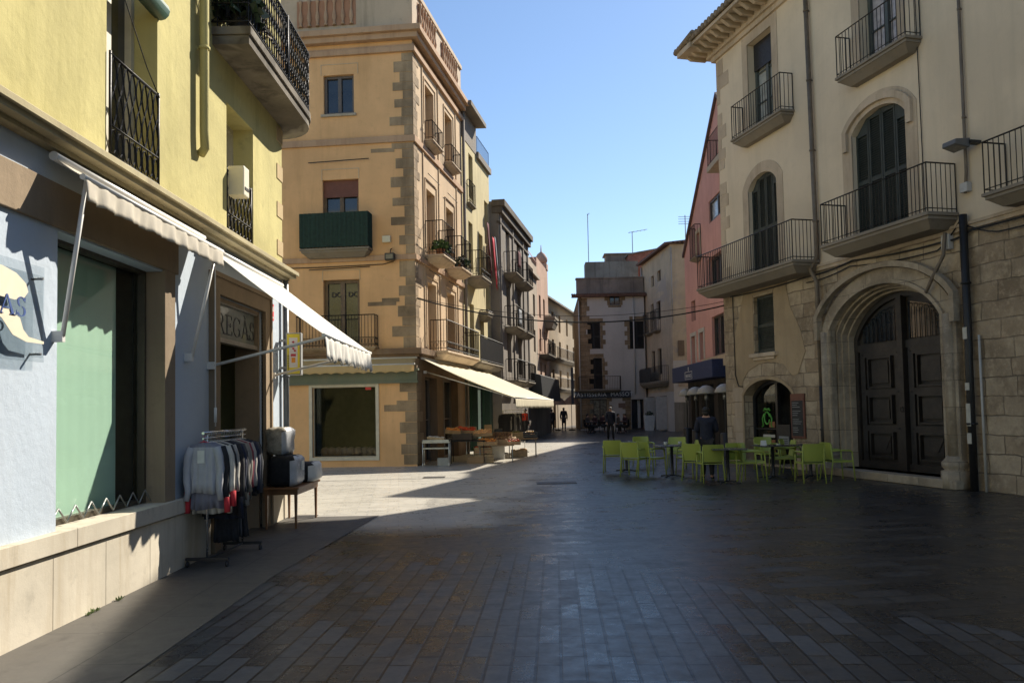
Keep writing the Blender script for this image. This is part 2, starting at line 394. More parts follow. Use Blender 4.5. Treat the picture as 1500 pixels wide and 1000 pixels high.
def band(mb, F, h, width, w0, w1, n=18, inner=0, foot=True):
    """moulding following an opening's jambs and arch; inner = inset of its inner edge"""
    u0, u1, z0, z1, rise = h
    hh = (u0 + inner, u1 - inner, z0, z1 - inner, rise)
    path = [(hh[0], z0)]
    if rise > 0:
        for i in range(n + 1):
            u = hh[0] + (hh[1] - hh[0]) * (.5 - .5 * math.cos(math.pi * i / n)); path.append((u, arch_z(hh, u)))
    else: path += [(hh[0], hh[3]), (hh[1], hh[3])]
    path.append((hh[1], z0)); out = []
    for i, p in enumerate(path):
        a = path[max(0, i - 1)]; c = path[min(len(path) - 1, i + 1)]
        t1 = Vector((p[0] - a[0], p[1] - a[1])); t2 = Vector((c[0] - p[0], c[1] - p[1]))
        t1 = t1.normalized() if t1.length > 1e-6 else t2.normalized(); t2 = t2.normalized() if t2.length > 1e-6 else t1
        n1 = Vector((-t1.y, t1.x)); n2 = Vector((-t2.y, t2.x)); nn = (n1 + n2).normalized(); k = width / max(.4, nn.dot(n1))
        out.append((p[0] + nn.x * k, p[1] + nn.y * k))
    for i in range(len(path) - 1):
        a, b_ = path[i], path[i + 1]; c, d = out[i], out[i + 1]
        mb.face([F.P(a[0], w1, a[1]), F.P(b_[0], w1, b_[1]), F.P(d[0], w1, d[1]), F.P(c[0], w1, c[1])])
        mb.face([F.P(a[0], w0, a[1]), F.P(b_[0], w0, b_[1]), F.P(b_[0], w1, b_[1]), F.P(a[0], w1, a[1])])
        mb.face([F.P(c[0], w1, c[1]), F.P(d[0], w1, d[1]), F.P(d[0], w0, d[1]), F.P(c[0], w0, c[1])])
def archpoly(F, h, w, inset=0, n=12):
    u0, u1, z0, z1, rise = h; hh = (u0 + inset, u1 - inset, z0, z1 - inset, rise)
    p = [F.P(hh[0], w, z0), F.P(hh[1], w, z0)]
    if rise > 0: p += [F.P(hh[1] - (hh[1] - hh[0]) * i / n, w, arch_z(hh, hh[1] - (hh[1] - hh[0]) * i / n)) for i in range(n + 1)]
    else: p += [F.P(hh[1], w, hh[3]), F.P(hh[0], w, hh[3])]
    return p
def window(F, bld, u0, u1, z0, z1, rise=0, depth=.18, leaves=2, frame=None, pane=None, sill=None, trans=True, bars=0, name='window', fw=.06, blind=None, label=None):
    h = (u0, u1, z0, z1, rise); F.holes.append(h); mb = MB()
    band(mb, F, h, fw, -depth - .03, -depth + .05, inner=fw)
    w0, w1 = -depth - .03, -depth + .04
    mb.box(F, u0 + fw, u1 - fw, w0, w1, z0, z0 + fw * 1.3)
    for i in range(1, leaves):
        um = u0 + (u1 - u0) * i / leaves; mb.box(F, um - fw * .7, um + fw * .7, w0, w1 + .01, z0 + fw * 1.3, arch_z(h, um) - fw)
    for i in range(leaves):
        a = u0 + (u1 - u0) * i / leaves + (fw if i == 0 else fw * .7); c = u0 + (u1 - u0) * (i + 1) / leaves - (fw if i == leaves - 1 else fw * .7)
        for k in range(1, bars + 1):
            zz = z0 + (z1 - z0) * k / (bars + 1); mb.box(F, a, c, w0 + .01, w1 - .015, zz - .015, zz + .015)
    ob = mb.build(name, frame or M_frame, bld, label=label)
    g = MB(); g.prism(archpoly(F, h, -depth - .02, fw * .5), -F.n * .01); g.build('pane', pane or M_glass, ob)
    if blind:
        b_ = MB(); zz = z1 - (z1 - z0) * blind[0]; b_.box(F, u0 + .01, u1 - .01, -depth + .06, -depth + .08, zz, z1 - .01)
        b_.build('roller_blind', blind[1], ob)
    if sill:
        s_ = MB(); s_.box(F, u0 - .08, u1 + .08, -.02, sill, z0 - .08, z0 - .003); s_.build('sill', M_sill, ob, bevel=.008)
    return ob
def shutter(F, bld, u0, u1, z0, z1, rise=0, depth=.12, leaves=4, mat=None, label=None, ajar=0):
    h = (u0, u1, z0, z1, rise); F.holes.append(h); mb = MB()
    mb.prism(archpoly(F, h, -depth - .05, .0), -F.n * .02)
    lw = (u1 - u0) / leaves
    for i in range(leaves):
        a = u0 + lw * i + .008; c = u0 + lw * (i + 1) - .008
        ta, tc = arch_z(h, a) - .01, arch_z(h, c) - .01
        for (p, q, tp) in ((a, a + .05, ta), (c - .05, c, tc)): mb.box(F, p, q, -depth - .03, -depth + .012, z0 + .01, tp)
        top = min(ta, tc); zm = z0 + (z1 - z0) * .45
        mb.hexa([F.P(u, w, z) for u, w, z in ((a + .05, -depth - .03, top - .06), (c - .05, -depth - .03, top - .06), (c - .05, -depth + .01, top - .06), (a + .05, -depth + .01, top - .06),
                 (a + .05, -depth - .03, ta), (c - .05, -depth - .03, tc), (c - .05, -depth + .01, tc), (a + .05, -depth + .01, ta))])
        for zz in (z0 + .01, zm): mb.box(F, a + .05, c - .05, -depth - .03, -depth + .01, zz, zz + .09)
        z = z0 + .12
        while z < top - .09:
            if not (zm - .03 < z < zm + .09):
                mb.hexa([F.P(u, w, zz) for u, w, zz in ((a + .05, -depth - .028, z + .028), (c - .05, -depth - .028, z + .028), (c - .05, -depth + .006, z), (a + .05, -depth + .006, z),
                         (a + .05, -depth - .028, z + .038), (c - .05, -depth - .028, z + .038), (c - .05, -depth + .006, z + .010), (a + .05, -depth + .006, z + .010))])
            z += .052
    return mb.build('shutter', mat or M_shutter, bld, label=label)
def railing(F, par, u0, u1, w, z0, h=.95, step=.11, bar=.008, belly=0, name='railing', mat=None, sides=True, scroll=False, twist=0):
    mb = MB()
    pathp = ([(u0, .02)] if sides else []) + [(u0, w), (u1, w)] + ([(u1, .02)] if sides else [])
    for zz, rr in ((z0 + h, .016), (z0 + .07, .010)) + (((z0 + h * .30, .008),) if scroll else ()):
        for a, b_ in zip(pathp, pathp[1:]): mb.tube([F.P(a[0], a[1], zz), F.P(b_[0], b_[1], zz)], rr, 4)
    for a, b_ in zip(pathp, pathp[1:]):
        L = math.hypot(b_[0] - a[0], b_[1] - a[1]); n = max(1, round(L / step))
        for i in range(n + 1):
            if i == n and b_ != pathp[-1]: continue
            t = i / n; u = a[0] + (b_[0] - a[0]) * t; ww = a[1] + (b_[1] - a[1]) * t
            mb.tube([F.P(u, ww, z0 - .01), F.P(u, ww, z0 + h)], bar * (1.5 if i in (0, n) else 1), 4)
            if scroll and i < n:
                um = a[0] + (b_[0] - a[0]) * (t + .5 / n); wm = a[1] + (b_[1] - a[1]) * (t + .5 / n)
                pts = []
                for k in range(9):
                    g = 2 * math.pi * k / 8; du = math.cos(g) * L / n * .36; dz = math.sin(g) * h * .10
                    dd = Vector((b_[0] - a[0], b_[1] - a[1])).normalized() * du
                    pts.append(F.P(um + dd.x, wm + dd.y, z0 + .07 + h * .115 + dz))
                mb.tube(pts, .005, 4, cap=False)
    return mb.build(name, mat or M_iron, par)
def balcony(F, bld, u0, u1, w, z, h=.95, thick=.16, step=.11, smat=None, scroll=False, label=None, mold=True, bar=.008):
    mb = MB()
    if mold:
        mb.box(F, u0, u1, 0, w, z - thick * .35, z); mb.box(F, u0 + .04, u1 - .04, 0, w - .04, z - thick * .7, z - thick * .35)
        mb.taper(F, u0, u1, 0, w - .06, z - thick * 1.5, z - thick * .7, .22, .06, .18)
    else: mb.box(F, u0, u1, 0, w, z - thick, z)
    b_ = mb.build('balcony', smat or M_slab, bld, bevel=.01, label=label)
    railing(F, b_, u0 + .04, u1 - .04, w - .04, z, h, step, scroll=scroll, bar=bar)
    return b_
def awning(label, F, u0, u1, zw, w, zo, val, mat, name='awning', scal=0, arms=None, sag=.05, rib=0, w0=.08, arm_mat=None, endcap=True, wav=.01, box=True, seed=1, amp=.16):
    rnd = random.Random(seed)
    t = thing(name, label, 'awning', F.P(u0, 0, zw), F.ang())
    nu = max(12, int((u1 - u0) * 8)); mb = MB(); rows = []
    for i in range(9):
        k = i / 8; rows.append([F.P(u0 + (u1 - u0) * j / nu, w0 + (w - w0) * k, zw + (zo - zw) * k - sag * math.sin(math.pi * k) * (.6 + .4 * math.sin(j * .9))) for j in range(nu + 1)])
    mb.grid(rows); mb.build('canopy', mat, t, solid=.004)
    if val > 0:
        v = MB(); nv = nu * 4; rows = []
        for i in range(6):
            k = i / 5; row = []
            for j in range(nv + 1):
                x = j / nv; L = x * (u1 - u0)
                dz = val * k
                if scal and k == 1: dz = val * (1 - amp * abs(math.cos(math.pi * L / scal)))
                elif scal: dz = val * k * (1 - amp) if k < 1 else dz
                row.append(F.P(u0 + L, w + wav * (.2 + k) * (math.sin(L * 17 + 2 * math.sin(L * 3)) + .6 * math.sin(L * 41 + 3 * k)) + .02 * k, zo - dz))
            rows.append(row)
        v.grid(rows); v.build('valance', mat, t, solid=.003)
    br = MB(); br.tube([F.P(u0 - .02, w - .01, zo), F.P(u1 + .02, w - .01, zo)], .025, 8); br.build('front_bar', M_white, t)
    if box:
        rb = MB(); rb.tube([F.P(u0 - .03, w0, zw + .01), F.P(u1 + .03, w0, zw + .01)], .038, 10); rb.build('roller', M_white, t)
    for (ua, za, ub) in (arms or []):
        a = MB(); a.tube([F.P(ua, .08, za), F.P(ub, w - .03, zo - .01)], .019, 8); a.box(F, ua - .022, ua + .022, 0, .09, za - .05, za + .04)
        a.build('arm', arm_mat or M_white, t)
    return t
def quoins(F, bld, side, zs, w1, w2, mat, th=.012, u_c=0, rnd=None, name='quoins'):
    """alternating corner stones set slightly proud; side=+1 grows to larger u"""
    mb = MB(); rnd = rnd or random
    for i, (a, b_) in enumerate(zip(zs, zs[1:])):
        L = (w1 if i % 2 else w2) * rnd.uniform(.75, 1.2); g = .006
        if side > 0: mb.box(F, u_c, u_c + L, -.01, th, a + g, b_ - g)
        else: mb.box(F, u_c - L, u_c, -.01, th, a + g, b_ - g)
    return mb.build(name, mat, bld)
def levels(a, b_, st, rnd=random, j=.25):
    z = [a]
    while z[-1] < b_ - st * .6: z.append(z[-1] + st * rnd.uniform(1 - j, 1 + j))
    z[-1] = b_; return z
def pipe(F, name, label, pts, r, mat, parent=None, brackets=True):
    mb = MB(); mb.tube([F.P(*p) for p in pts], r, 10)
    if brackets:
        for a, b_ in zip(pts, pts[1:]):
            L = abs(b_[2] - a[2]); n = int(L / 1.6)
            for i in range(n):
                z = a[2] + (b_[2] - a[2]) * (i + .5) / n; u = a[0] + (b_[0] - a[0]) * (i + .5) / n; w = a[1] + (b_[1] - a[1]) * (i + .5) / n
                mb.tube([F.P(u, w, z - .02), F.P(u, w, z + .02)], r * 1.25, 10); mb.box(F, u - .01, u + .01, 0, w, z - .012, z + .012)
    o = mb.build(name, mat, parent)
    if parent is None: tag(o, label, 'pipe')
    return o

# shared materials
M_iron = plain('wrought_iron', (.022, .020, .019), .5, .6, var=.3, scale=20)
M_glass = glassy('window_glass')
M_frame = plain('dark_wood_frame', (.07, .045, .03), .6, var=.3)
M_sill = plaster('sill_stone', (.42, .36, .28), stain=.4)
M_slab = plaster('balcony_stone', (.25, .215, .17), stain=.5, bump=.3)
M_shutter = plain('green_black_shutter_paint', (.028, .036, .030), .6, var=.25, scale=4, bump=.1)
M_white = plain('white_painted_metal', (.62, .60, .56), .4, var=.06, scale=9)
M_black = plain('black_plastic', (.015, .015, .016), .45, var=.2)
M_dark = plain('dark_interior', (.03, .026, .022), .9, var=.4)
M_cable = plain('cable_rubber', (.012, .011, .010), .7)
# ================================================================== ground
M_ground = paving('slate_paving', (.028, .027, .027), (.050, .048, .046), (.011, .011, .010), .52, .24, R(-8), ms=.010, rough=(.18, .36), spec=.42, painted_sun=(.44, .41, .355))  # last colour paints the sunlit patch into the slate
M_plank = paving('slate_plank_paving', (.021, .022, .024), (.080, .086, .096), (.003, .003, .003), .50, .165, R(93), ms=.011, rough=(.17, .36), spec=.36, bump=.32)
M_pave = paving('light_concrete_slabs', (.080, .072, .060), (.105, .094, .079), (.035, .032, .028), 1.3, .75, R(90), ms=.006, rough=(.5, .7), bump=.15)
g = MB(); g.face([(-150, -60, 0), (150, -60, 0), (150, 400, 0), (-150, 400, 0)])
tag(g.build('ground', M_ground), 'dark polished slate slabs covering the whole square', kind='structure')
g = MB(); g.face([(-2.58, -12, .004), (11.5, -12, .004), (9.5, 2, .004), (3.6, 6.1, .004), (1.63, 8.1, .004), (.13, 9.7, .004), (-2.58, 10.3, .004)])
tag(g.build('paving', M_plank), 'narrow slate strips laid lengthwise in the foreground', kind='structure')
g = MB(); g.face([(-3.9, -12, .008), (-2.58, -12, .008), (-2.52, 8.6, .008), (-2.2, 13.4, .008), (-3.9, 13.4, .008)])
tag(g.build('pavement', M_pave), 'pale concrete pavement along the blue shop front', kind='structure')
# ================================================================== yellow building, left
Y = Fac((-3.74, 0), (0, 1))
M_yel = plaster('yellow_lime_render', (.52, .455, .20), var=.13, stain=.42, staincol=(.33, .29, .11), bump=.35)
M_blue = plaster('pale_blue_render', (.47, .53, .60), var=.04, stain=.10, staincol=(.5, .5, .5), bump=.35)
M_marble = plaster('beige_limestone_plinth', (.56, .50, .40), var=.14, stain=.45, staincol=(.33, .25, .15), bump=.15)
M_sand = plaster('brown_sandstone', (.28, .21, .14), var=.15, stain=.4, staincol=(.2, .15, .1), bump=.3)
M_conc = plaster('weathered_concrete', (.17, .145, .115), var=.3, stain=.8, staincol=(.07, .06, .045), bump=.6, patches=(.26, .23, .185))
yb = thing('yellow_house', 'yellow rendered house with pale blue shop front and round ended iron balcony', 'house', Y.P(0, 0, 0))
# openings of the upper storey
window(Y, yb, 7.52, 8.62, 4.06, 6.75, depth=.30, leaves=2, frame=plain('cream_window_frame', (.55, .50, .38), .6), sill=None, fw=.07)
window(Y, yb, 10.74, 11.86, 4.08, 5.85, depth=.34, leaves=1, frame=MATS['cream_window_frame'], fw=.07)
# balcony door behind the balcony
window(Y, yb, 11.2, 12.3, 6.75, 9.2, depth=.25, leaves=2, bars=2)
window(Y, yb, 2.2, 3.3, 4.06, 6.75, depth=.30, leaves=2, frame=MATS['cream_window_frame'], fw=.07)
Y_shop = (6.72, 8.765, .76, 3.24, 0); Y.holes.append(Y_shop)
Y_door = (10.36, 12.28, 0, 3.22, 0); Y.holes.append(Y_door)
wall(Y, yb, 'upper_wall', M_yel, -9, 13.36, 3.98, 11.2, reveal=.32)
wall(Y, yb, 'shop_wall', M_blue, -9, 13.36, .62, 3.88, reveal=.24)
body(yb, M_yel, [(-3.74, -9), (-3.74, 13.36), (-12, 13.36), (-12, -9)], 0, 11.2, skip=(0,), name='rear_wall')
mb = MB()
mb.box(Y, -9, 13.42, 0, .10, 3.86, 3.90); mb.box(Y, -9, 13.46, 0, .20, 3.90, 3.95); mb.box(Y, -9, 13.5, 0, .24, 3.95, 4.00)
mb.hexa([Y.P(u, w, z) for u, w, z in ((-9, 0, 4.0), (13.5, 0, 4.0), (13.5, .24, 4.0), (-9, .24, 4.0), (-9, 0, 4.07), (13.5, 0, 4.07), (13.5, .23, 4.01), (-9, .23, 4.01))])
mb.build('cornice', plaster('ledge_render', (.42, .36, .22), stain=.5), yb)
# plinth of limestone slabs
mb = MB(); us = [-9, -6, -3, 0, 1.5, 3.0, 4.4, 5.6, 6.6, 7.45, 8.35, 9.2, 10.02]
for a, b_ in zip(us, us[1:]): mb.box(Y, a + .002, b_ - .002, -.3, .05, 0, .60)
mb.mark(); mb.box(Y, 12.62, 13.37, -.3, .05, 0, .60)
mb.build('plinth', M_marble, yb, bevel=.004)
mb = MB(); us = [-9, -4, 0, 2.6, 5.2, 6.9, 8.0, 9.1, 10.02]
for a, b_ in zip(us, us[1:]): mb.box(Y, a + .001, b_ - .001, -.235, .085, .615, .773)
mb.mark(); mb.box(Y, 12.62, 13.375, -.2, .085, .615, .70)
mb.build('plinth_cap', M_marble, yb, bevel=.006)
# brown stone lintel and jamb of the shop window
mb = MB(); mb.box(Y, -9, 9.10, -.26, .035, 3.26, 3.62); mb.build('lintel', M_sand, yb, bevel=.006)
mb = MB(); mb.box(Y, 8.75, 9.02, -.26, .03, .76, 3.26); mb.build('window_jamb', M_sand, yb, bevel=.006)
# shop window: slim frame, clear pane, green blind behind, lattice grille at the foot
sh = window(Y, yb, 6.74, 8.74, .78, 3.24, depth=.22, leaves=1, frame=plain('bronze_aluminium', (.10, .085, .06), .45, .6), pane=thin_glass('shop_glass', (.93, .96, .94), .04), fw=.035, name='shop_window')
Y.holes.pop()
mb = MB(); rows = []
for k in range(2):
    rows.append([Y.P(6.76 + 1.62 * j / 60, -.32 + .0006 * math.sin(j * .9), .80 + 2.42 * k) for j in range(61)])
mb.grid(rows); mb.build('curtain', fabric('sea_green_blind', (.58, .78, .64), .2), sh)
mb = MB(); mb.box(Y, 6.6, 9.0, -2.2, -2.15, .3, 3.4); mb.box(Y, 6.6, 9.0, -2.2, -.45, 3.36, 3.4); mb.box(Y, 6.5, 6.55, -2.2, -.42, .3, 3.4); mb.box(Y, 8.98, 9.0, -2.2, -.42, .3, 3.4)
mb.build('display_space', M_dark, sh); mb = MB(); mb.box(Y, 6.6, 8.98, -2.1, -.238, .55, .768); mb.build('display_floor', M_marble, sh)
mb = MB(); n = 14
for i in range(n):
    a = 6.80 + 1.9 * i / n; c = 6.80 + 1.9 * (i + 1) / n; zz = (.80, .93) if i % 2 == 0 else (.93, .80)
    mb.tube([Y.P(a, -.10, zz[0]), Y.P(c, -.10, zz[1])], .008, 6)
mb.build('lattice_grille', plain('galvanised_steel', (.26, .26, .25), .4, .7), sh)
# door surround, fanlight with the shop name, dark passage
mb = MB(); h = (10.36, 12.28, 0, 3.22, 0); band(mb, Y, h, .27, -.02, .05); band(mb, Y, h, .06, .05, .075, inner=-.21); mb.build('door_surround', M_sand, yb)
mb = MB(); band(mb, Y, (10.36, 12.28, 0, 3.22, 0), .05, -.40, -.05, inner=.05); mb.build('door_jamb', M_sand, yb)
dr = MB(); dr.box(Y, 10.42, 11.55, -.95, -.90, 0, 2.6); dr.box(Y, 11.58, 12.24, -.95, -.91, 0, 2.6); dr.box(Y, 10.36, 12.28, -.96, -.95, 0, 3.2)
d_ = dr.build('door', plain('brown_leaf_door', (.10, .08, .06), .6, var=.3), yb)
fl = MB(); fl.box(Y, 10.42, 12.22, -.13, -.11, 2.70, 3.16); f_ = fl.build('fanlight', plain('grey_green_glass_panel', (.20, .215, .19), .12, var=.1, spec=.8), yb)
fr = MB(); fr.box(Y, 10.40, 12.24, -.16, -.06, 2.64, 2.70); fr.box(Y, 10.40, 12.24, -.16, -.06, 3.15, 3.19); fr.build('fanlight_frame', plain('taupe_metal', (.22, .19, .15), .5), f_)
M_blackletter = plain('black_lettering', (.02, .02, .022), .5)
def serif(parent, F, s, u, z, size, w, mat, squash=1.0):
    """roman capitals: stems with small slab serifs"""
    mb = MB(); x = u; k = size
    def bar(a, b_, c, d, t=.004): mb.box(F, x + a * k * squash, x + b_ * k * squash, w, w + t, z + c * k, z + d * k)
    def poly(p, t=.004): mb.prism([F.P(x + a * k * squash, w, z + b_ * k) for a, b_ in p], F.n * t)
    def ring(cx, cz, rx, rz, t1, a0, a1, n=16):
        for i in range(n):
            g0, g1 = R(a0 + (a1 - a0) * i / n), R(a0 + (a1 - a0) * (i + 1) / n)
            e0, e1 = t1 * (.35 + .65 * abs(math.cos(g0))), t1 * (.35 + .65 * abs(math.cos(g1)))
            poly([(cx + rx * math.cos(g0), cz + rz * math.sin(g0)), (cx + rx * math.cos(g1), cz + rz * math.sin(g1)), (cx + (rx - e1) * math.cos(g1), cz + (rz - e1 * .8) * math.sin(g1)), (cx + (rx - e0) * math.cos(g0), cz + (rz - e0 * .8) * math.sin(g0))])
    for ch in s:
        if ch == 'R':
            bar(.10, .22, 0, 1); bar(.0, .32, 0, .04); bar(0, .2, .96, 1); bar(.2, .4, .95, 1); bar(.2, .4, .47, .52); ring(.38, .735, .27, .265, .12, -90, 90); poly([(.36, .5), (.48, .5), (.78, 0), (.64, 0)]); bar(.6, .86, 0, .04); x += .88 * k * squash
        elif ch == 'E':
            bar(.10, .22, 0, 1); bar(0, .3, 0, .04); bar(0, .3, .96, 1); bar(.2, .62, .95, 1); bar(.2, .66, 0, .05); bar(.2, .5, .48, .53); bar(.6, .63, .8, 1); bar(.64, .67, 0, .22); bar(.48, .51, .4, .6); x += .76 * k * squash
        elif ch == 'G':
            ring(.47, .5, .44, .52, .13, 50, 320); bar(.70, .81, .08, .42); bar(.58, .9, .38, .42); bar(.76, .79, .72, .95); x += .96 * k * squash
        elif ch in 'AÀ':
            poly([(.10, 0), (.15, 0), (.46, .93), (.43, 1.0)]); poly([(.43, 1), (.50, 1), (.88, 0), (.73, 0)]); bar(.24, .66, .30, .35); bar(0, .26, 0, .04); bar(.64, .96, 0, .04)
            if ch == 'À': poly([(.28, 1.26), (.36, 1.28), (.50, 1.08), (.46, 1.07)])
            x += .96 * k * squash
        elif ch == 'S':
            ring(.32, .74, .24, .27, .11, 20, 250, 14); ring(.32, .26, .27, .27, .12, -160, 80, 14); bar(.53, .56, .74, .98); bar(.03, .06, .02, .28); x += .66 * k * squash
    return mb.build('lettering', mat, parent)
serif(f_, Y, 'REGÀS', 10.68, 2.77, .27, -.108, M_blackletter, squash=1.36)
# blind, railings, drain pipe, quoins, cream box
mb = MB(); mb.tube([Y.P(7.50, .02, 6.05), Y.P(8.66, .02, 6.05)], .10, 12); mb.build('roller_blind', plain('dark_green_slats', (.03, .07, .05), .5, scale=20), yb)
mb = MB(); mb.tube([Y.P(7.62, .02, 5.98), Y.P(8.1, .12, 5.2), Y.P(8.35, .14, 4.98)], .006, 5); mb.build('blind_cord', M_cable, yb)
def grille(F, par, u0, u1, z0, z1, w, name='window_railing'):
    mb = MB(); mb.tube([F.P(u0, w, z1), F.P(u1, w, z1)], .016, 5); mb.tube([F.P(u0, w, z0), F.P(u1, w, z0)], .013, 5); zc = z0 + (z1 - z0) * .30
    mb.tube([F.P(u0, w, zc), F.P(u1, w, zc)], .010, 5); n = max(4, int((u1 - u0) / .13))
    for i in range(n):
        a = u0 + (u1 - u0) * i / n; c = u0 + (u1 - u0) * (i + 1) / n; L = c - a
        for sgn in (1, -1):
            mb.tube([F.P((a + c) / 2 + sgn * math.sin(math.pi * k / 5) * L * .46, w, zc + (z1 - zc) * k / 10) for k in range(11)], .0085, 4, cap=False)
        mb.tube([F.P((a + c) / 2 + math.cos(g * .7) * L * .4, w, (z0 + zc) / 2 + math.sin(g * .7) * (zc - z0) * .40) for g in range(10)], .008, 4, cap=False)
        mb.tube([F.P(a, w, z0), F.P(a, w, zc)], .007, 4)
    mb.tube([F.P(u0, w, z0 - .03), F.P(u0, w, z1 + .03)], .014, 5); mb.tube([F.P(u1, w, z0 - .03), F.P(u1, w, z1 + .03)], .014, 5)
    return mb.build(name, M_iron, par)
grille(Y, yb, 7.55, 8.60, 4.14, 5.10, .02)
grille(Y, yb, 10.80, 11.82, 4.15, 4.95, -.02)
pipe(Y, 'drain_pipe', '', [(9.72, .09, 11.2), (9.72, .09, 5.1), (9.74, .09, 4.9), (9.78, .02, 4.84)], .055, M_yel, yb)
mb = MB(); z = 4.25
while z < 11:
    mb.box(Y, 13.06, 13.375, -.02, .012, z, z + .24); mb.mark(); z += .62
mb.build('quoin', plaster('tan_quoin', (.48, .36, .2), stain=.3), yb)
# corner balcony with a rounded far end
zb = 6.62; bw = .50; prof = [(10.2, 0), (10.2, bw)] + [(13.25 + .52 * math.sin(R(a)), bw * math.cos(R(a)) if a < 90 else 0) for a in range(0, 91, 10)]
prof = [(10.2, -.02), (10.2, bw), (13.05, bw)] + [(13.20 + .72 * math.sin(R(a)), -.12 + (bw + .12) * math.cos(R(a))) for a in range(6, 121, 12)] + [(13.36, -.55)]
mb = MB(); mb.prism([Y.P(u, w, zb - .10) for u, w in prof], (0, 0, .10)); mb.prism([Y.P(u + (-.0 if u > 10.3 else .03), w - .03 if w > 0 else w, zb - .22) for u, w in prof], (0, 0, .115))
bal = mb.build('balcony', M_conc, yb)
mb = MB(); pts = [Vector(Y.P(u, w - .03, zb)) for u, w in prof[0:-1]]
dense = []
for a, b_ in zip(pts, pts[1:]):
    n = max(1, int((b_ - a).length / .11))
    for i in range(n): dense.append(a + (b_ - a) * i / n)
dense.append(pts[-1]); Z = Vector((0, 0, 1))
for dz, rr in ((1.0, .02), (.06, .014), (.30, .010), (.86, .010)): mb.tube([p + Z * dz for p in dense], rr, 5)
for i, p in enumerate(dense[:-1]):
    q = dense[i + 1]; t = (q - p); mdl = (p + q) / 2
    mb.tube([p + Z * .0, p + Z * 1.0], .008, 4)
    for sg in (1, -1):
        mb.tube([mdl + t * sg * .46 * math.sin(math.pi * k / 4) + Z * (.30 + .56 * k / 8) for k in range(9)], .0085, 4, cap=False)
    mb.tube([mdl + t * .4 * math.cos(g * .8) + Z * (.18 + .10 * math.sin(g * .8)) for g in range(9)], .008, 4, cap=False)
    mb.tube([mdl + t * .3 * math.cos(g * .8) + Z * (.93 + .05 * math.sin(g * .8)) for g in range(9)], .007, 4, cap=False)
mb.tube([dense[len(dense) // 2] + Z * -.1, dense[len(dense) // 2] + Z * 1.03], .025, 6)
mb.build('railing', M_iron, bal)
# fittings hung on this facade
def plant(name, label, P, pot_r, pot_h, leaf_r, leaf_h, n, mat, potm, group=None, droop=.2, leaf=.09, seed=3, square=False, ps=8):
    rnd = random.Random(seed); t = thing(name, label, 'plant', P, 0, group); mb = LM()
    if square: mb.hexa([(sx * pot_r * k, sy * pot_r * k, z) for z, k in ((0, .75), (pot_h, 1)) for sx, sy in ((-1, -1), (1, -1), (1, 1), (-1, 1))])
    else: mb.lathe((0, 0, 0), [(pot_r * .7, 0), (pot_r * .95, pot_h * .9), (pot_r * 1.05, pot_h * .9), (pot_r * 1.05, pot_h)], 12)
    mb.build('pot', potm, t, bevel=.004); mb = LM()
    for i in range(n):
        g = rnd.uniform(0, 6.28); rr = leaf_r * math.sqrt(rnd.random()); z = pot_h + leaf_h * rnd.random() * (1 - .5 * rr / leaf_r) - droop * rr
        c = Vector((rr * math.cos(g), rr * math.sin(g), z)); a = Vector((rnd.uniform(-1, 1), rnd.uniform(-1, 1), rnd.uniform(-.3, 1))).normalized() * leaf
        b_ = a.cross(Vector((rnd.uniform(-1, 1), rnd.uniform(-1, 1), rnd.uniform(-1, 1)))).normalized() * leaf * .38
        mb.face([c, c + a * .5 + b_, c + a, c + a * .5 - b_])
    for i in range(5):
        g = i * 1.26; mb.tube([(0, 0, pot_h * .8), (leaf_r * .5 * math.cos(g), leaf_r * .5 * math.sin(g), pot_h + leaf_h * .5)], .006, 4)
    mb.build('foliage', mat, t); return t
M_leaf = plain('green_leaf', (.06, .11, .03), .6, var=.5, scale=14); M_leafd = plain('dark_green_leaf', (.025, .05, .02), .6, var=.5, scale=14)
M_terra = plain('terracotta', (.34, .14, .07), .8, var=.2)
plant('potted_plant', 'dark spiky plant in a pot at the near end of the yellow house balcony', Y.P(10.45, .26, zb), .14, .22, .26, .35, 130, M_leafd, M_black, leaf=.2, seed=1)
plant('potted_plant', 'tangle of dry leaves in a pot on the yellow house balcony, farther along the rail', Y.P(11.0, .27, zb), .13, .22, .22, .45, 110, plain('dry_tan_leaf', (.30, .22, .12), .8, var=.4), M_terra, leaf=.1, seed=2)
bx = thing('utility_box', 'cream box fixed beside the small yellow wall window', 'box', Y.P(10.84, .05, 4.78))
mb = MB(); mb.box(Y, 10.84, 11.06, -.02, .20, 4.62, 5.02); mb.build('casing', plain('cream_plastic', (.66, .60, .45), .5, var=.05), bx, bevel=.015)
mb = MB(); mb.box(Y, 10.87, 11.03, .20, .206, 4.70, 4.74); mb.build('vent', M_dark, bx)
# shop awnings
M_ecru = fabric('ecru_canvas', (.66, .60, .50), .30); M_wcan = fabric('off_white_canvas', (.88, .85, .79), .35)
aw1 = awning('rolled up cream awning with a scalloped flounce over the green shop window', Y, 6.50, 9.62, 3.78, .34, 3.62, .20, M_ecru, scal=.30, arms=[(6.66, 2.36, 6.58), (9.36, 2.36, 9.50)], sag=.02, w0=.1, wav=.014, amp=.05)
aw2 = awning('white sunlit awning sloping out over the shop door', Y, 9.80, 13.0, 3.72, 1.50, 2.62, .32, M_wcan, scal=.22, arms=[(10.05, 2.30, 9.95), (12.62, 2.28, 12.75)], sag=.03, wav=.02, seed=3)
mb = MB(); mb.tube([Y.P(10.0, 1.2, 2.8), Y.P(9.98, .12, 3.6)], .012, 6); 
ck = MB(); ck.tube([Y.P(9.93, .14, 3.7), Y.P(9.93, .14, 1.55)], .008, 6); ck.tube([Y.P(9.93, .14, 1.78), Y.P(9.93, .14, 1.60)], .018, 8)
ck.build('crank_rod', M_white, aw2)
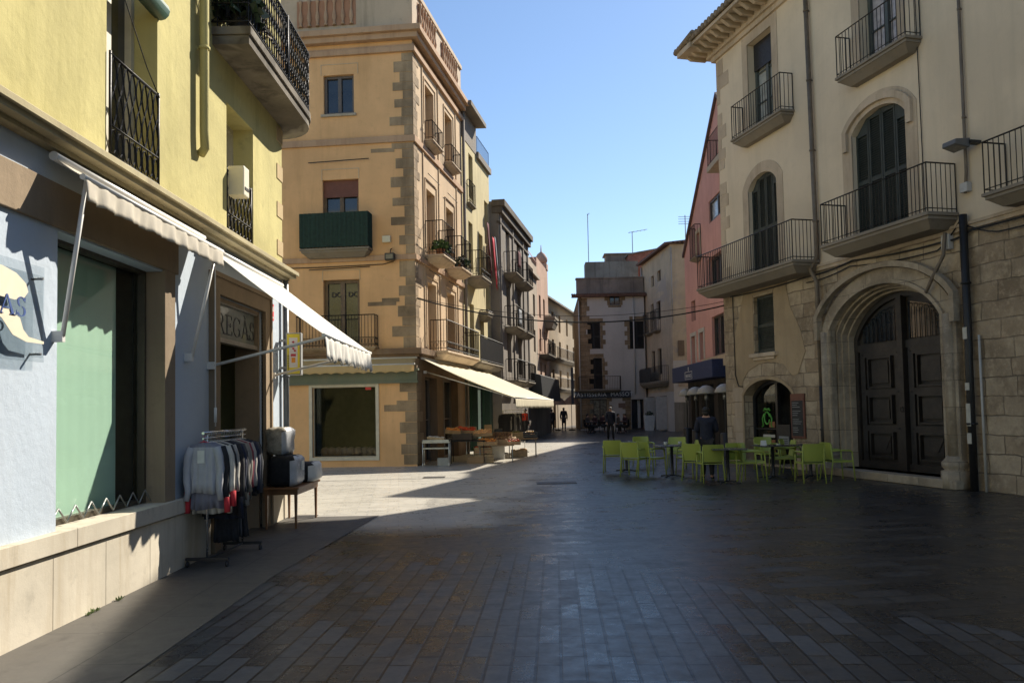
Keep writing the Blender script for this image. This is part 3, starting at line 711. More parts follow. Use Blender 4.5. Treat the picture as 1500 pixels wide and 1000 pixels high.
# acrylic sign with the swash R
sg = thing('shop_sign', 'clear acrylic plate with a cream swash and navy letters beside the green shop window', 'sign', Y.P(5.7, .05, 2.5))
M_acr = thin_glass('clear_acrylic', (.93, .95, .96), .15)
mb = MB(); mb.box(Y, 4.95, 6.44, .045, .053, 2.13, 2.88); mb.build('plate', M_acr, sg)
mb = MB(); mb.box(Y, 5.0, 6.38, .075, .081, 2.16, 2.80); mb.build('front_plate', M_acr, sg)
mb = MB()
for u, z in ((5.02, 2.2), (6.34, 2.19), (5.02, 2.76), (6.36, 2.78)): mb.tube([Y.P(u, 0, z), Y.P(u, .09, z)], .010, 8); mb.mark()
mb.build('standoff', MATS['galvanised_steel'], sg)
mb = MB()
def swoosh(pts, w): mb.prism([Y.P(u, w, z) for u, z in pts], Y.n * .004)
swoosh([(5.2, 2.22), (5.35, 2.24), (5.42, 2.78), (5.25, 2.78)], .083)
swoosh([(5.42, 2.72), (5.6, 2.79), (5.85, 2.80), (6.02, 2.77), (6.14, 2.71), (6.17, 2.65), (6.12, 2.60), (6.0, 2.57), (5.7, 2.58), (5.6, 2.62), (5.8, 2.68), (5.6, 2.71)], .083)
swoosh([(5.65, 2.52), (5.95, 2.49), (6.07, 2.44), (6.11, 2.36), (6.18, 2.31), (6.38, 2.29), (6.38, 2.27), (6.15, 2.27), (5.98, 2.31), (5.85, 2.42), (5.7, 2.47)], .083)
mb.build('emblem', plain('cream_vinyl', (.75, .66, .50), .5, var=.03), sg)
serif(sg, Y, 'REGAS', 5.26, 2.455, .145, .089, plain('navy_vinyl', (.04, .08, .25), .5), squash=1.45)
# alarm plate and lightbox
al = MB(); al.box(Y, 12.63, 12.80, .0, .02, 3.14, 3.40); al = tag(al.build('alarm_plate', plain('red_vinyl', (.65, .05, .05), .5)), 'small red and white plate beside the shop door surround', 'sign')
mb = MB(); mb.box(Y, 12.66, 12.77, .02, .023, 3.28, 3.36); mb.box(Y, 12.66, 12.77, .02, .023, 3.17, 3.20); mb.build('print', M_white, al)
lb = thing('lightbox_sign', 'yellow framed projecting sign at the corner of the pale blue shop', 'sign', Y.P(13.2, 0, 2.6))
G = Fac((Y.P(13.10, 0, 0).x, Y.P(13.10, 0, 0).y), (1, .05))
mb = MB(); mb.box(G, .12, .36, -.14, .0, 2.30, 2.98); mb.box(G, 0, .12, -.08, -.05, 2.4, 2.44); mb.box(G, 0, .12, -.08, -.05, 2.84, 2.88); mb.build('case', plain('grey_sign_case', (.30, .30, .29), .5), lb, bevel=.01)
mb = MB(); mb.box(G, .14, .34, .0, .006, 2.32, 2.96); mb.build('face', plain('yellow_print', (.80, .66, .06), .4, var=.03), lb)
mb = MB(); mb.box(G, .175, .305, .006, .009, 2.42, 2.90); mb.build('panel', plain('white_print', (.75, .72, .68), .4, var=.03), lb)
mb = MB()
for i in range(5): mb.lathe(G.P(.24 + .03 * math.sin(i * 2.1), .012, 2.83 - .035 * i), [(.001, -.02), (.022, 0), (.001, .02)], 7)
mb.box(G, .20, .28, .009, .012, 2.60, 2.64); mb.build('print', plain('crimson_print', (.5, .04, .06), .5), lb)
mb = MB(); mb.box(G, .21, .27, .009, .012, 2.50, 2.58); mb.build('print', plain('orange_print', (.8, .3, .03), .5), lb)
mb = MB()
for i in range(9): mb.box(G, .15, .168, .006, .009, 2.38 + i * .028, 2.395 + i * .028)
mb.build('small_print', M_black, lb)
pipe(Y, 'drain_pipe', 'grey drain pipe down the end of the pale blue wall', [(13.30, .07, 3.86), (13.30, .07, .72)], .045, plain('grey_zinc', (.16, .17, .18), .5, .3))

# ================================================================== orange corner building
OF = Fac((-2.93, 25.05), (1, -.115)); OR = Fac((-2.93, 25.05), (.18, 1))
M_ora = plaster('orange_ochre_render', (.76, .455, .225), var=.08, stain=.22, staincol=(.42, .24, .1), bump=.2)
M_orb = plaster('salmon_ochre_render', (.60, .44, .28), var=.08, stain=.25, staincol=(.33, .2, .12), bump=.2)
M_orc = plaster('rosy_moulding', (.50, .33, .21), var=.08, stain=.35, staincol=(.25, .13, .08), bump=.2)
M_quo = plaster('brown_quoin_stone', (.37, .27, .17), var=.35, stain=.6, staincol=(.19, .13, .08), bump=.9)
M_par = plaster('pale_parapet_render', (.56, .44, .32), var=.08, stain=.45, bump=.2)
ob = thing('corner_house', 'orange ochre corner house with brown quoins and a balustraded roof', 'house', OF.P(0, 0, 0))
OW = 6.35
woodf = plain('brown_wood_frame', (.13, .085, .05), .55, var=.3)
window(OF, ob, -2.86, -1.88, 11.02, 12.28, depth=.16, frame=plain('grey_brown_frame', (.12, .10, .09), .6), fw=.08, sill=.08)
window(OF, ob, -2.92, -1.76, 6.95, 8.95, depth=.18, frame=woodf, fw=.09, blind=(.27, plain('brown_blind', (.16, .06, .04), .7)))
window(OF, ob, -2.92, -1.76, 3.72, 5.80, depth=.18, frame=woodf, fw=.10)
window(OF, ob, -3.30, -1.28, .30, 2.46, depth=.14, leaves=1, frame=plain('cream_shop_frame', (.55, .50, .40), .5), fw=.015, pane=thin_glass('shop_glass_dark', (.78, .82, .78), .035), name='shop_window')
for (a, b_) in ((1.38, 2.42), (3.88, 4.92)):
    window(OR, ob, a, b_, 10.55, 12.38, depth=.34, frame=woodf, blind=(.16, M_par))
    window(OR, ob, a, b_, 6.72, 8.92, depth=.34, frame=woodf, blind=(.18, M_par))
    window(OR, ob, a, b_, 3.62, 5.86, depth=.34, frame=woodf, blind=(.12, M_par))
window(OR, ob, .95, 2.35, .0, 2.75, depth=.3, leaves=1, frame=plain('grey_shop_wood', (.16, .12, .09), .5), bars=1, name='shop_door')
window(OR, ob, 3.1, 5.2, .0, 2.75, depth=.3, leaves=2, frame=MATS['grey_shop_wood'], bars=1, name='shop_door')
wall(OF, ob, 'front_wall', M_ora, -8, 0, 0, 15.0, reveal=.18)
wall(OR, ob, 'side_wall', M_orb, 0, OW, 3.45, 15.0, reveal=.34)
M_obrown = plaster('brown_shop_stone', (.20, .13, .08), var=.2, stain=.4, bump=.3)
wall(OR, ob, 'shop_side_wall', M_obrown, 0, OW, 0, 3.45, reveal=.34)
q1, q2, q3 = OF.P(-8, 0, 0), OR.P(OW, 0, 0), OR.P(OW, -8, 0)
body(ob, M_orb, [(q1.x, q1.y), (OF.p.x, OF.p.y), (q2.x, q2.y), (q3.x, q3.y), (q1.x, q1.y + 7)], 0, 14.6, skip=(0, 1), name='rear_wall')
# cornices wrapped round both faces
def wrap(z0, z1, w, mat, name):
    mb = MB(); mb.box(OF, -8, w, 0, w, z0, z1); a = OR
    mb.box(a, 0, OW, 0, w, z0, z1); return mb.build(name, mat, ob, bevel=.01)
wrap(13.42, 13.60, .34, M_orc, 'cornice'); wrap(13.24, 13.42, .22, M_orc, 'cornice'); wrap(12.86, 13.02, .10, M_orc, 'cornice'); wrap(13.02, 13.10, .05, M_orc, 'cornice')
wrap(10.02, 10.22, .07, M_orc, 'string_course'); wrap(6.34, 6.50, .07, M_orc, 'string_course'); wrap(3.42, 3.60, .22, M_obrown, 'string_course'); wrap(3.34, 3.42, .12, M_obrown, 'string_course')
wrap(14.86, 15.02, .08, M_par, 'parapet_coping')
mb = MB(); mb.box(OF, -8, .012, -.1, .02, 13.6, 14.86); mb.box(OR, 0, OW, -.1, .02, 13.6, 14.86); mb.build('parapet', M_par, ob)
def balusters(F, u0, u1, z0, z1, w, name='balustrade'):
    mb = MB(); mb.box(F, u0, u1, w, w + .012, z0, z1); b0 = mb.build(name, plaster('rosy_recess', (.45, .24, .15)), ob)
    mb = MB(); n = int((u1 - u0) / .26)
    for i in range(n):
        u = u0 + (u1 - u0) * (i + .5) / n; H = z1 - z0
        mb.lathe(F.P(u, w + .05, z0), [(.06, 0), (.06, .06 * H), (.035, .1 * H), (.075, .32 * H), (.05, .5 * H), (.03, .62 * H), (.04, .85 * H), (.06, .92 * H), (.06, H)], 8)
    mb.build('baluster', M_orc, b0)
balusters(OF, -3.7, -1.78, 13.85, 14.70, .022); balusters(OR, .55, 2.6, 13.85, 14.70, .022); balusters(OR, 3.4, 5.6, 13.85, 14.70, .022)
rq = random.Random(5)
for z0, z1 in ((0.05, 3.3), (3.62, 6.32), (6.52, 10.0), (10.24, 12.84)):
    zs = levels(z0, z1, .30, rq, .15)
    quoins(OF, ob, -1, zs, .62, .36, M_quo, .014, 0, rq, 'quoin'); quoins(OR, ob, 1, zs, .34, .60, M_quo, .014, 0, rq, 'quoin')
mb = MB()
for (a, b_, z) in ((-2.6, -.6, 9.95 - .22), (-1.05, -.5, 5.05), (-1.5, -.6, 5.0 - .06), (-1.62, -1.15, 1.72)):
    if z > 2: mb.box(OF, a if a > -1.6 else -1.35, b_, -.01, .010, z, z + .12); mb.mark()
mb.box(OF, -1.02, -.62, -.01, .010, 1.68, 1.88); mb.build('patch_stone', M_quo, ob)
# panel frames over windows, lower shop frame, glazed fascia
mb = MB()
for (z0, z1) in ((11.02, 12.62), (6.95, 9.28), (3.72, 6.1)):
    for (a, b_) in ((1.38, 2.42), (3.88, 4.92)): band(mb, OR, (a - .14, b_ + .14, z0 if z0 > 4 else 3.62, z1 - .1, 0), .05, 0, .03); mb.mark()
    band(mb, OF, (-2.92, -1.76, z1 - .34, z1 - .02, 0), .03, 0, .012); mb.mark()
mb.build('window_moulding', M_orb, ob)
mb = MB()
for u in (1.0, 2.9, 5.4): mb.box(OR, u - .03, u + .03, 0, .035, 3.62, 12.86); mb.mark()
mb.build('pilaster_strip', M_orb, ob)
mb = MB(); band(mb, OF, (-3.30, -1.28, .30, 2.46, 0), .10, -.02, .045); mb.box(OF, -3.40, -1.18, -.02, .05, .20, .30); mb.build('shop_frame', MATS['cream_shop_frame'], ob)
mb = MB(); mb.box(OF, -4.2, .04, 0, .10, 2.60, 2.92); mb.box(OF, -4.2, .07, 0, .14, 2.54, 2.60); mb.box(OF, -4.2, .09, 0, .16, 2.92, 2.98)
fa = mb.build('shop_fascia', plaster('grey_green_fascia', (.17, .19, .14), stain=.3), ob)
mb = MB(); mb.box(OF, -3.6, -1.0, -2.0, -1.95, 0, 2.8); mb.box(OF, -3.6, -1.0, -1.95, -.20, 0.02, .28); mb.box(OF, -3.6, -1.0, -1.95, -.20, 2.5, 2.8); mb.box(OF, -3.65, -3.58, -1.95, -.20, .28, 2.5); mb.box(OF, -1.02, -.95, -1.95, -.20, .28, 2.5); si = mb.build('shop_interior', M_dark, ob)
mb = MB(); rr_ = random.Random(4)
for i in range(9): mb.lathe(OF.P(-3.1 + i * .21, -.55 - rr_.uniform(0, .2), .28), [(.02, 0), (.13, .04), (.17, .14), (.14, .26), (.03, .31)], 12)
o_ = mb.build('pumpkins', plain('dusky_pumpkin', (.30, .17, .13), .6, var=.3), si); o_['kind'] = 'stuff'
balcony(OF, ob, -3.52, -1.32, .45, 6.72, h=1.06, thick=.18)
mb = MB(); e = .47
for (a, wa, b_, wb) in ((-3.5, .02, -3.5, e), (-3.5, e, -1.34, e), (-1.34, e, -1.34, .02)):
    A = [OF.P(a + (b_ - a) * i / 40, wa + (wb - wa) * i / 40, 0) for i in range(41)]
    nn = (A[-1] - A[0]).cross(Vector((0, 0, 1))).normalized()
    mb.grid([[p + nn * (.008 * math.sin(i * 2.4)) + Vector((0, 0, z)) for i, p in enumerate(A)] for z in (6.74, 7.3, 7.80 )], False)
mb.build('reed_screen', plain('dark_green_screen', (.008, .028, .018), .8, var=.4, scale=12), ob, solid=.006)
balcony(OF, ob, -3.70, -1.15, .40, 3.66, h=.98, thick=.12, scroll=True, step=.105, smat=M_quo)
for k, (a, b_) in enumerate(((1.25, 2.6), (3.75, 5.1))):
    balcony(OR, ob, a, b_, .30, 10.50, h=.62, thick=.14, step=.13, smat=M_par)
    balcony(OR, ob, a - .1, b_ + .15, .62, 6.70, h=1.1, thick=.16, step=.12, smat=M_par, scroll=True)
balcony(OR, ob, 1.5, 6.3, .62, 3.62, h=1.0, thick=.18, step=.11, smat=M_par, scroll=True)
mb = MB()
for z in (9.52, 6.02 + .12): mb.tube([OF.P(-3.35, .08, z - .02), OF.P(-1.4, .08, z + .02)], .014, 6); mb.mark()
for z in (9.35, 6.2):
    for u in (1.2, 3.7): mb.tube([OR.P(u, .12, z), OR.P(u + 1.4, .12, z)], .012, 5); mb.mark()
mb.build('curtain_rod', M_iron, ob)
# lettering on the first floor curtains
M_let = plain('dark_lettering', (.04, .03, .03), .6)
for u in (-2.56, -2.02): txt('lettering', 'DC', M_let, ob, OF.P(u, -.155, 5.28), OF.d, (0, 0, 1), .22)
mb = MB(); mb.box(OF, -2.84, -2.40, -.215, -.21, 3.9, 5.7); mb.box(OF, -2.28, -1.84, -.215, -.21, 3.9, 5.7); mb.box(OF, -2.82, -2.42, -.215, -.21, 7.0, 8.35); mb.box(OF, -2.26, -1.86, -.215, -.21, 7.0, 8.35)
# retracted awning over the front window and the long one on the side
awning('retracted ochre awning with a scalloped edge over the corner shop window', OF, -4.1, .02, 3.30, .34, 3.10, .26, fabric('ochre_canvas', (.70, .52, .27), .3), scal=.34, sag=0, wav=.006, seed=4)
aw3 = awning('long cream awning stretched out over the fruit stall', OR, .35, 9.3, 3.30, 3.0, 2.02, .34, fabric('cream_canvas', (.82, .75, .58), .30), scal=.18, sag=.10, wav=.008, arms=[(.8, 2.9, .5), (8.8, 2.9, 9.1)], seed=5)
# small fixtures on the front
fl = thing('floodlight', 'black floodlight on the orange front wall below a cream box', 'floodlight', OF.P(-.82, 0, 6.3))
mb = MB(); u, z = OF.at(571, 376, .25); mb.box(OF, u - .15, u + .15, .14, .32, z - .11, z + .11); mb.build('lamp_housing', M_black, fl, bevel=.015)
mb = MB(); mb.box(OF, u - .11, u + .11, .32, .325, z - .07, z + .07); mb.build('lens', plain('dull_lens', (.16, .15, .13), .2), fl)
mb = MB(); mb.tube([OF.P(u, .0, z + .3), OF.P(u, .14, z + .25), OF.P(u, .2, z + .1)], .015, 6); mb.build('bracket', M_black, fl)
u, z = OF.at(567, 351); mb = MB(); mb.box(OF, u - .13, u + .13, 0, .12, z - .10, z + .10); tag(mb.build('junction_box', MATS['cream_plastic'], bevel=.01), 'cream junction box above the black floodlight on the orange wall', 'box')
mb = MB(); pts = [OF.P(-.66, .03, 6.3), OF.P(-1.0, .03, 6.22), OF.P(-3, .03, 6.20), OF.P(-6, .03, 6.22)]; mb.tube(pts, .014, 6)
tag(mb.build('wall_cable', M_cable), 'black cable clipped along the orange front below the first floor ledge', 'cable')
mb = MB(); u, z = OF.at(537, 567, .05); mb.box(OF, u - .09, u + .09, -.13, -.125, z - .07, z + .07); tag(mb.build('sticker', MATS['red_vinyl']), 'red sticker in the top corner of the corner shop window', 'sticker')
plant('potted_plant', 'leafy trough plant at the near end of the orange corner house side balcony', OR.P(1.35, .45, 6.70), .16, .18, .26, .38, 160, M_leaf, M_terra, seed=8, leaf=.13)
plant('potted_plant', 'bushy potted plant beside the leafy trough on the middle side balcony of the corner house', OR.P(1.95, .48, 6.70), .12, .18, .2, .42, 110, M_leafd, M_terra, seed=9, leaf=.11)
plant('potted_plant', 'bushy plant trailing on the second middle side balcony of the corner house', OR.P(4.3, .45, 6.70), .14, .18, .3, .35, 140, M_leafd, M_terra, seed=10, leaf=.12)
# ================================================================== houses farther down the left side
def box_house(name, label, F, L, H, mat, depth=9, z0=0, cat='house'):
    return thing(name, label, cat, F.P(0, 0, 0))
M_dye = plaster('pale_yellow_render', (.56, .47, .26), var=.08, stain=.35)
M_gry = plaster('grey_brown_render', (.23, .20, .17), var=.15, stain=.5)
M_bei = plaster('beige_render', (.42, .34, .26), var=.1, stain=.4)
M_tan = plaster('rosy_tan_render', (.46, .30, .22), var=.1, stain=.4)
M_dst = plaster('dark_stone_base', (.12, .10, .08), var=.2, stain=.4)
def facade_end(F, u, deep=8): p = F.P(u, -deep, 0); return (p.x, p.y)
# pale yellow house
L3 = Fac((OR.P(OW, 0, 0).x, OR.P(OW, 0, 0).y), (.18, 1))
h3 = thing('pale_yellow_house', 'narrow pale yellow house next to the orange corner house', 'house', L3.P(0, 0, 0))
for (a, z0, z1) in ((1.0, 7.3, 9.2), (1.0, 3.75, 5.9), (2.9, 7.2, 9.1), (2.9, 3.75, 5.8), (4.1, 8.9, 10.8), (4.1, 5.9, 7.8), (1.2, 10.2, 12.0)):
    window(L3, h3, a, a + .75, z0, z1, depth=.2, frame=woodf)
wall(L3, h3, 'front_wall', M_dye, 0, 5.2, 3.2, 12.3, reveal=.22)
for (a, b_) in ((.6, 2.2), (2.7, 4.6)): window(L3, h3, a, b_, 0, 2.7, depth=.3, frame=plain('dark_green_shop_frame', (.02, .06, .035), .5), name='shop_door')
wall(L3, h3, 'shop_wall', plain('dark_green_shop_panel', (.018, .045, .03), .6), 0, 5.2, 0, 3.2, reveal=.3)
a, b_ = L3.P(0, 0, 0), L3.P(5.2, 0, 0)
body(h3, M_dye, [(a.x, a.y), (b_.x, b_.y), facade_end(L3, 5.2), facade_end(L3, 0)], 0, 12.3, skip=(0,), name='rear_wall')
mb = MB(); mb.box(L3, 0, 2.6, -3, .02, 12.3, 13.6); mb.hexa([L3.P(u, w, z) for u, w, z in ((-.1, -3, 13.6), (2.7, -3, 13.6), (2.7, .45, 13.45), (-.1, .45, 13.45), (-.1, -3, 13.75), (2.7, -3, 13.75), (2.7, .45, 13.62), (-.1, .45, 13.62))])
mb.box(L3, 2.6, 5.25, -.1, .12, 12.2, 12.45); mb.build('roof', M_gry, h3)
mb = MB(); mb.tube([L3.P(.05, .08, 0), L3.P(.05, .08, 13.4)], .06, 8); mb.build('drain_pipe', M_gry, h3)
railing(L3, h3, 2.7, 5.1, .02, 12.45, .7, .2, sides=False)
balcony(L3, h3, .5, 2.3, .65, 6.9, h=1.0, thick=.2, step=.12, scroll=True); balcony(L3, h3, .3, 5.0, .6, 3.55, h=1.0, step=.13)
balcony(L3, h3, 2.7, 3.8, .4, 5.75, h=.05, thick=.25); balcony(L3, h3, .8, 1.9, .15, 9.9, h=.9, thick=.12); 
mb = MB(); mb.box(L3, .3, 5.0, .545, .56, 3.6, 4.5); mb.build('dark_screen', M_black, h3)
txt('shop_sign', 'MODA', plain('green_neon_letter', (.05, .35, .2), .5), h3, L3.P(1.4, .03, 2.85), L3.d, (0, 0, 1), .22)
for nm, lab, mt, u, z, rz in (('towel', 'red towel hung from the pale yellow house', plain('red_cloth', (.45, .03, .05), .9), 4.3, 8.0, 0), ('blanket', 'dark maroon cloth over the sill of the pale yellow house', plain('maroon_cloth', (.10, .02, .025), .9), 3.2, 8.4, 0), ('towel', 'grey striped towel hung beside the red towel', plain('grey_cloth', (.25, .26, .27), .9), 4.8, 8.1, 0)):
    mb = MB(); mb.grid([[L3.P(u + .35 * j / 8, .28 + .03 * math.sin(j * 1.7) + .02 * k, z + 1.2 - 1.35 * k / 6 - .02 * j * k) for j in range(9)] for k in range(7)])
    tag(mb.build(nm, mt, solid=.01), lab, 'laundry')
# grey house, set slightly forward
p = OR.P(OW + 5.2, .42, 0); L4 = Fac((p.x, p.y), (.18, 1)); LL = 8.2
h4 = thing('grey_house', 'grey brown tall house with a dark cornice and iron balconies on the left', 'house', p)
for a in (1.6, 4.6):
    for z0 in (2.9 + .5, 5.6, 8.1): window(L4, h4, a, a + 1.0, z0, z0 + 1.9, depth=.2, frame=M_white if z0 > 7 else woodf, pane=plain('closed_white_blind', (.5, .5, .5), .6) if z0 > 7 else None)
wall(L4, h4, 'front_wall', M_gry, 0, LL, 2.9, 11, reveal=.2); wall(L4, h4, 'shop_wall', M_dst, 0, LL, 0, 2.9)
a, b_ = L4.P(0, 0, 0), L4.P(LL, 0, 0)
body(h4, M_gry, [(a.x, a.y), (b_.x, b_.y), facade_end(L4, LL), facade_end(L4, 0)], 0, 11, skip=(0,), name='rear_wall')
mb = MB(); mb.box(L4, -.1, LL + .1, -.3, .30, 10.75, 11.05); mb.box(L4, -.05, LL + .05, -.3, .18, 10.45, 10.75); mb.box(L4, -.02, LL, -.1, .08, 10.0, 10.12)
mb.build('cornice', M_dst, h4, bevel=.02)
mb = MB()
for u in (.25, 3.4, 6.4, 7.9): mb.box(L4, u - .12, u + .12, 0, .06, 2.9, 10.45)
mb.build('pilaster', M_gry, h4)
for z in (7.95, 5.45, 3.0): balcony(L4, h4, 1.0, 3.2, .6, z, h=.95, step=.13); balcony(L4, h4, 4.0, 6.2, .6, z, h=.95, step=.13)
for k, (u, z, c) in enumerate(((2.0, 8.2, 'maroon_cloth'), (1.9, 5.5, 'grey_cloth'))):
    mb = MB(); mb.grid([[L4.P(u - .7 + .7 * j / 8, .63 + .03 * math.sin(j * 1.9), z + .75 - .7 * i / 5) for j in range(9)] for i in range(6)])
    tag(mb.build('blanket', MATS[c], solid=.01), ('maroon blanket over the top balcony rail of the grey house', 'grey blanket over the middle balcony rail of the grey house')[k], 'laundry')
# beige and rosy houses
p = L4.P(LL, -.25, 0); L5 = Fac((p.x, p.y), (.17, 1))
h5 = thing('beige_house', 'plain beige house with small windows beyond the grey house', 'house', p)
for a in (1.0, 3.4):
    for z0 in (2.9, 5.0, 7.1): window(L5, h5, a, a + .8, z0, z0 + 1.3, depth=.2)
wall(L5, h5, 'front_wall', M_bei, 0, 5.2, 2.6, 9.6); wall(L5, h5, 'shop_wall', M_dst, 0, 5.2, 0, 2.6)
a, b_ = L5.P(0, 0, 0), L5.P(5.2, 0, 0); body(h5, M_bei, [(a.x, a.y), (b_.x, b_.y), facade_end(L5, 5.2), facade_end(L5, 0)], 0, 9.6, skip=(0,), name='rear_wall')
mb = MB(); mb.box(L5, 0, 5.2, 0, .2, 9.45, 9.65); mb.box(L5, 0, 5.2, -.15, 0, 9.65, 10.3); mb.build('parapet', M_bei, h5)
p = L5.P(5.2, 0, 0); L6 = Fac((p.x, p.y), (.17, 1))
h6 = thing('rosy_house', 'rosy tan house with a rounded roof finial at the end of the left row', 'house', p)
for a in (.8, 2.8):
    for z0 in (3.1, 5.2, 7.3): window(L6, h6, a, a + .8, z0, z0 + 1.4, depth=.2)
wall(L6, h6, 'front_wall', M_tan, 0, 5.4, 2.7, 10.9); wall(L6, h6, 'shop_wall', M_dst, 0, 5.4, 0, 2.7)
a, b_ = L6.P(0, 0, 0), L6.P(5.4, 0, 0); body(h6, M_tan, [(a.x, a.y), (b_.x, b_.y), facade_end(L6, 5.4), facade_end(L6, 0)], 0, 10.9, skip=(0,), name='rear_wall')
mb = MB(); mb.box(L6, 4.6, 5.4, -.8, .05, 10.9, 11.3); mb.lathe(L6.P(5.0, -.35, 11.3), [(.3, 0), (.42, .2), (.42, .4), (.25, .7), (.05, .85), (.02, 1.3)], 12); mb.build('finial', M_tan, h6)
balcony(L6, h6, .5, 4.4, .6, 5.0, h=.9, step=.16); balcony(L6, h6, 3.2, 5.4, .7, 7.6, h=.04, thick=.5)
mb = MB(); mb.grid([[L5.P(3.2 + 1.9 * j / 6, -.4 + .5 * k / 3, 11.2 - .8 * k / 3) for j in range(7)] for k in range(4)])
tag(mb.build('sunshade', fabric('striped_faded_cloth', (.45, .28, .24)), solid=.01), 'faded roof terrace sunshade above the beige house', 'sunshade')
# dark shop canopy over the lane
mb = MB(); mb.hexa([L5.P(u, w, z) for u, w, z in ((.2, .05, 2.2), (9, .05, 2.2), (9, .9, 2.1), (.2, .9, 2.1), (.2, .05, 3.7), (9, .05, 3.7), (9, .8, 3.5), (.2, .8, 3.5))])
tag(mb.build('shop_canopy', M_black, bevel=.03), 'large black boxy canopy over the shops at the far left', 'canopy')
# house closing the lane
L7 = Fac((2.9, 66.0), (.25, 1)); h7 = thing('sunlit_far_house', 'sunlit cream house closing the view at the end of the lane', 'house', L7.P(0, 0, 0))
M_far = plaster('sunlit_cream_render', (.33, .255, .175), var=.1, stain=.4)
for a in (1.9, 5.0, 8.6, 12):
    for z0 in (3.4, 5.9, 8.2): window(L7, h7, a, a + .9, z0, z0 + 1.5, depth=.2)
window(L7, h7, 1.9, 3.0, 0, 2.6, depth=.3, leaves=1); wall(L7, h7, 'front_wall', M_far, -6, 18, 0, 10.5)
a, b_ = L7.P(-6, 0, 0), L7.P(18, 0, 0); body(h7, M_far, [(a.x, a.y), (b_.x, b_.y), facade_end(L7, 18), facade_end(L7, -6)], 0, 10.5, skip=(0,), name='rear_wall')
mb = MB(); mb.hexa([L7.P(u, w, z) for u, w, z in ((-6, -8, 12.4), (18, -8, 11.7), (18, .5, 10.4), (-6, .5, 10.4), (-6, -8, 11.9), (18, -8, 11.9), (18, .5, 10.55), (-6, .5, 10.55))]); mb.build('roof', M_gry, h7)
for z in (3.3, 5.8): balcony(L7, h7, 1.2, 12, .6, z, h=.9, step=.16, thick=.2)
for k, (x, yy) in enumerate(((816, 588), (836, 590))):
    X = (x - 750) / 1200 * 61; t = thing('parasol', ('folded beige parasol at the end of the lane', 'beige parasol farther right at the end of the lane')[k], 'parasol', (X, 61, 0), 0, 'parasols at the end of the lane')
    mb = LM(); mb.lathe((0, 0, 1.9), [(.75, 0), (.7, .04), (.35, .45), (.03, .7)], 10); mb.build('canopy', fabric('beige_parasol_cloth', (.34, .24, .17)), t); mb = LM(); mb.lathe((0, 0, 0), [(.25, 0), (.25, .06), (.025, .08), (.02, 2.5)], 8); mb.build('pole', M_iron, t)

# ================================================================== pastry shop house, facing us
M_wht = plaster('white_render', (.50, .46, .41), var=.05, stain=.2, staincol=(.35, .32, .28))
M_bst = ashlar('brown_block_stone', (.22, .155, .09), (.30, .22, .135), (.12, .09, .06), .7, .36)
PF = Fac((4.93, 60.0), (1, -.02)); PS = Fac((5.35, 70.0), (-.042, -1))
hp = thing('pastry_shop_house', 'white and brown stone house with the pastry shop sign on its ground floor', 'house', PF.P(0, 0, 0))
def U(F, x, y, w=0): return F.at(x, y, w)
def rect(F, x0, y0, x1, y1):
    a = F.at(x0, y1); b_ = F.at(x1, y0); return a[0], b_[0], a[1], b_[1]
w_specs = [(893, 433, 908, 447), (861, 472, 879, 511), (923, 470, 943, 511)]
a = rect(PF, *w_specs[0]); window(PF, hp, a[0], a[1], a[2], a[3], depth=.15, fw=.06)
for q in w_specs[1:]:
    a = rect(PF, *q); shutter(PF, hp, a[0], a[1], a[2], a[3], leaves=2, mat=plain('black_brown_shutter', (.02, .018, .016), .7))
a = rect(PF, 861, 524, 882, 570); shutter(PF, hp, a[0], a[1], a[2], a[3], leaves=2, mat=MATS['black_brown_shutter'])
a = rect(PF, 860, 584, 889, 628); window(PF, hp, a[0], a[1], .5, a[3], depth=.2, leaves=3, pane=plain('lit_shop_display', (.14, .12, .08), .3, var=.9, scale=5), name='shop_window')
window(PF, hp, 3.75, 4.65, 0, 2.2, depth=.3, leaves=1)
wall(PF, hp, 'front_wall', M_wht, 0, 4.85, 0, 9.75, reveal=.2)
wall(PS, hp, 'side_wall', M_bst, 0, 10.05, 0, 9.75)
b_ = PF.P(4.85, 0, 0); body(hp, M_wht, [(PS.p.x, PS.p.y), (PF.p.x, PF.p.y), (b_.x, b_.y), (b_.x + 3, b_.y + 10)], 0, 9.75, skip=(0, 1), name='rear_wall')
mb = MB(); rp = random.Random(2)
def st(x0, y0, x1, y1, pr=.02):
    q = rect(PF, x0, y0, x1, y1); z = q[2]
    mb.box(PF, q[0], q[1], -.01, pr, q[2], q[3])
st(849, 431, 851.5, 470); 
zs = levels(.1, 9.7, .36, rp, .1)
for i, (z0, z1) in enumerate(zip(zs, zs[1:])): mb.box(PF, 0, (.62 if i % 2 else .85) + rp.uniform(-.08, .08) + (.15 if z0 < 6 else 0), -.01, .02, z0, z1 - .01)
for (x0, y0, x1, y1) in ((860, 466, 883, 472), (922, 463, 944, 470), (860, 518, 884, 524), (891, 447, 910, 450)): st(x0, y0, x1, y1, .024)
for (h, rr) in ((rect(PF, 861, 472, 879, 511), 1), (rect(PF, 861, 524, 882, 570), 1), (rect(PF, 923, 470, 943, 511), -1), (rect(PF, 893, 433, 908, 447), 1), (rect(PF, 893, 433, 908, 447), -1)):
    zz = levels(h[2], h[3], .33, rp, .1)
    for i, (z0, z1) in enumerate(zip(zz, zz[1:])):
        L = (.18, .38)[i % 2]
        if rr > 0: mb.box(PF, h[1] + .0, h[1] + L, -.01, .022, z0, z1 - .01)
        else: mb.box(PF, h[0] - L, h[0], -.01, .022, z0, z1 - .01)
zz = levels(.0, 2.5, .3, rp, .1)
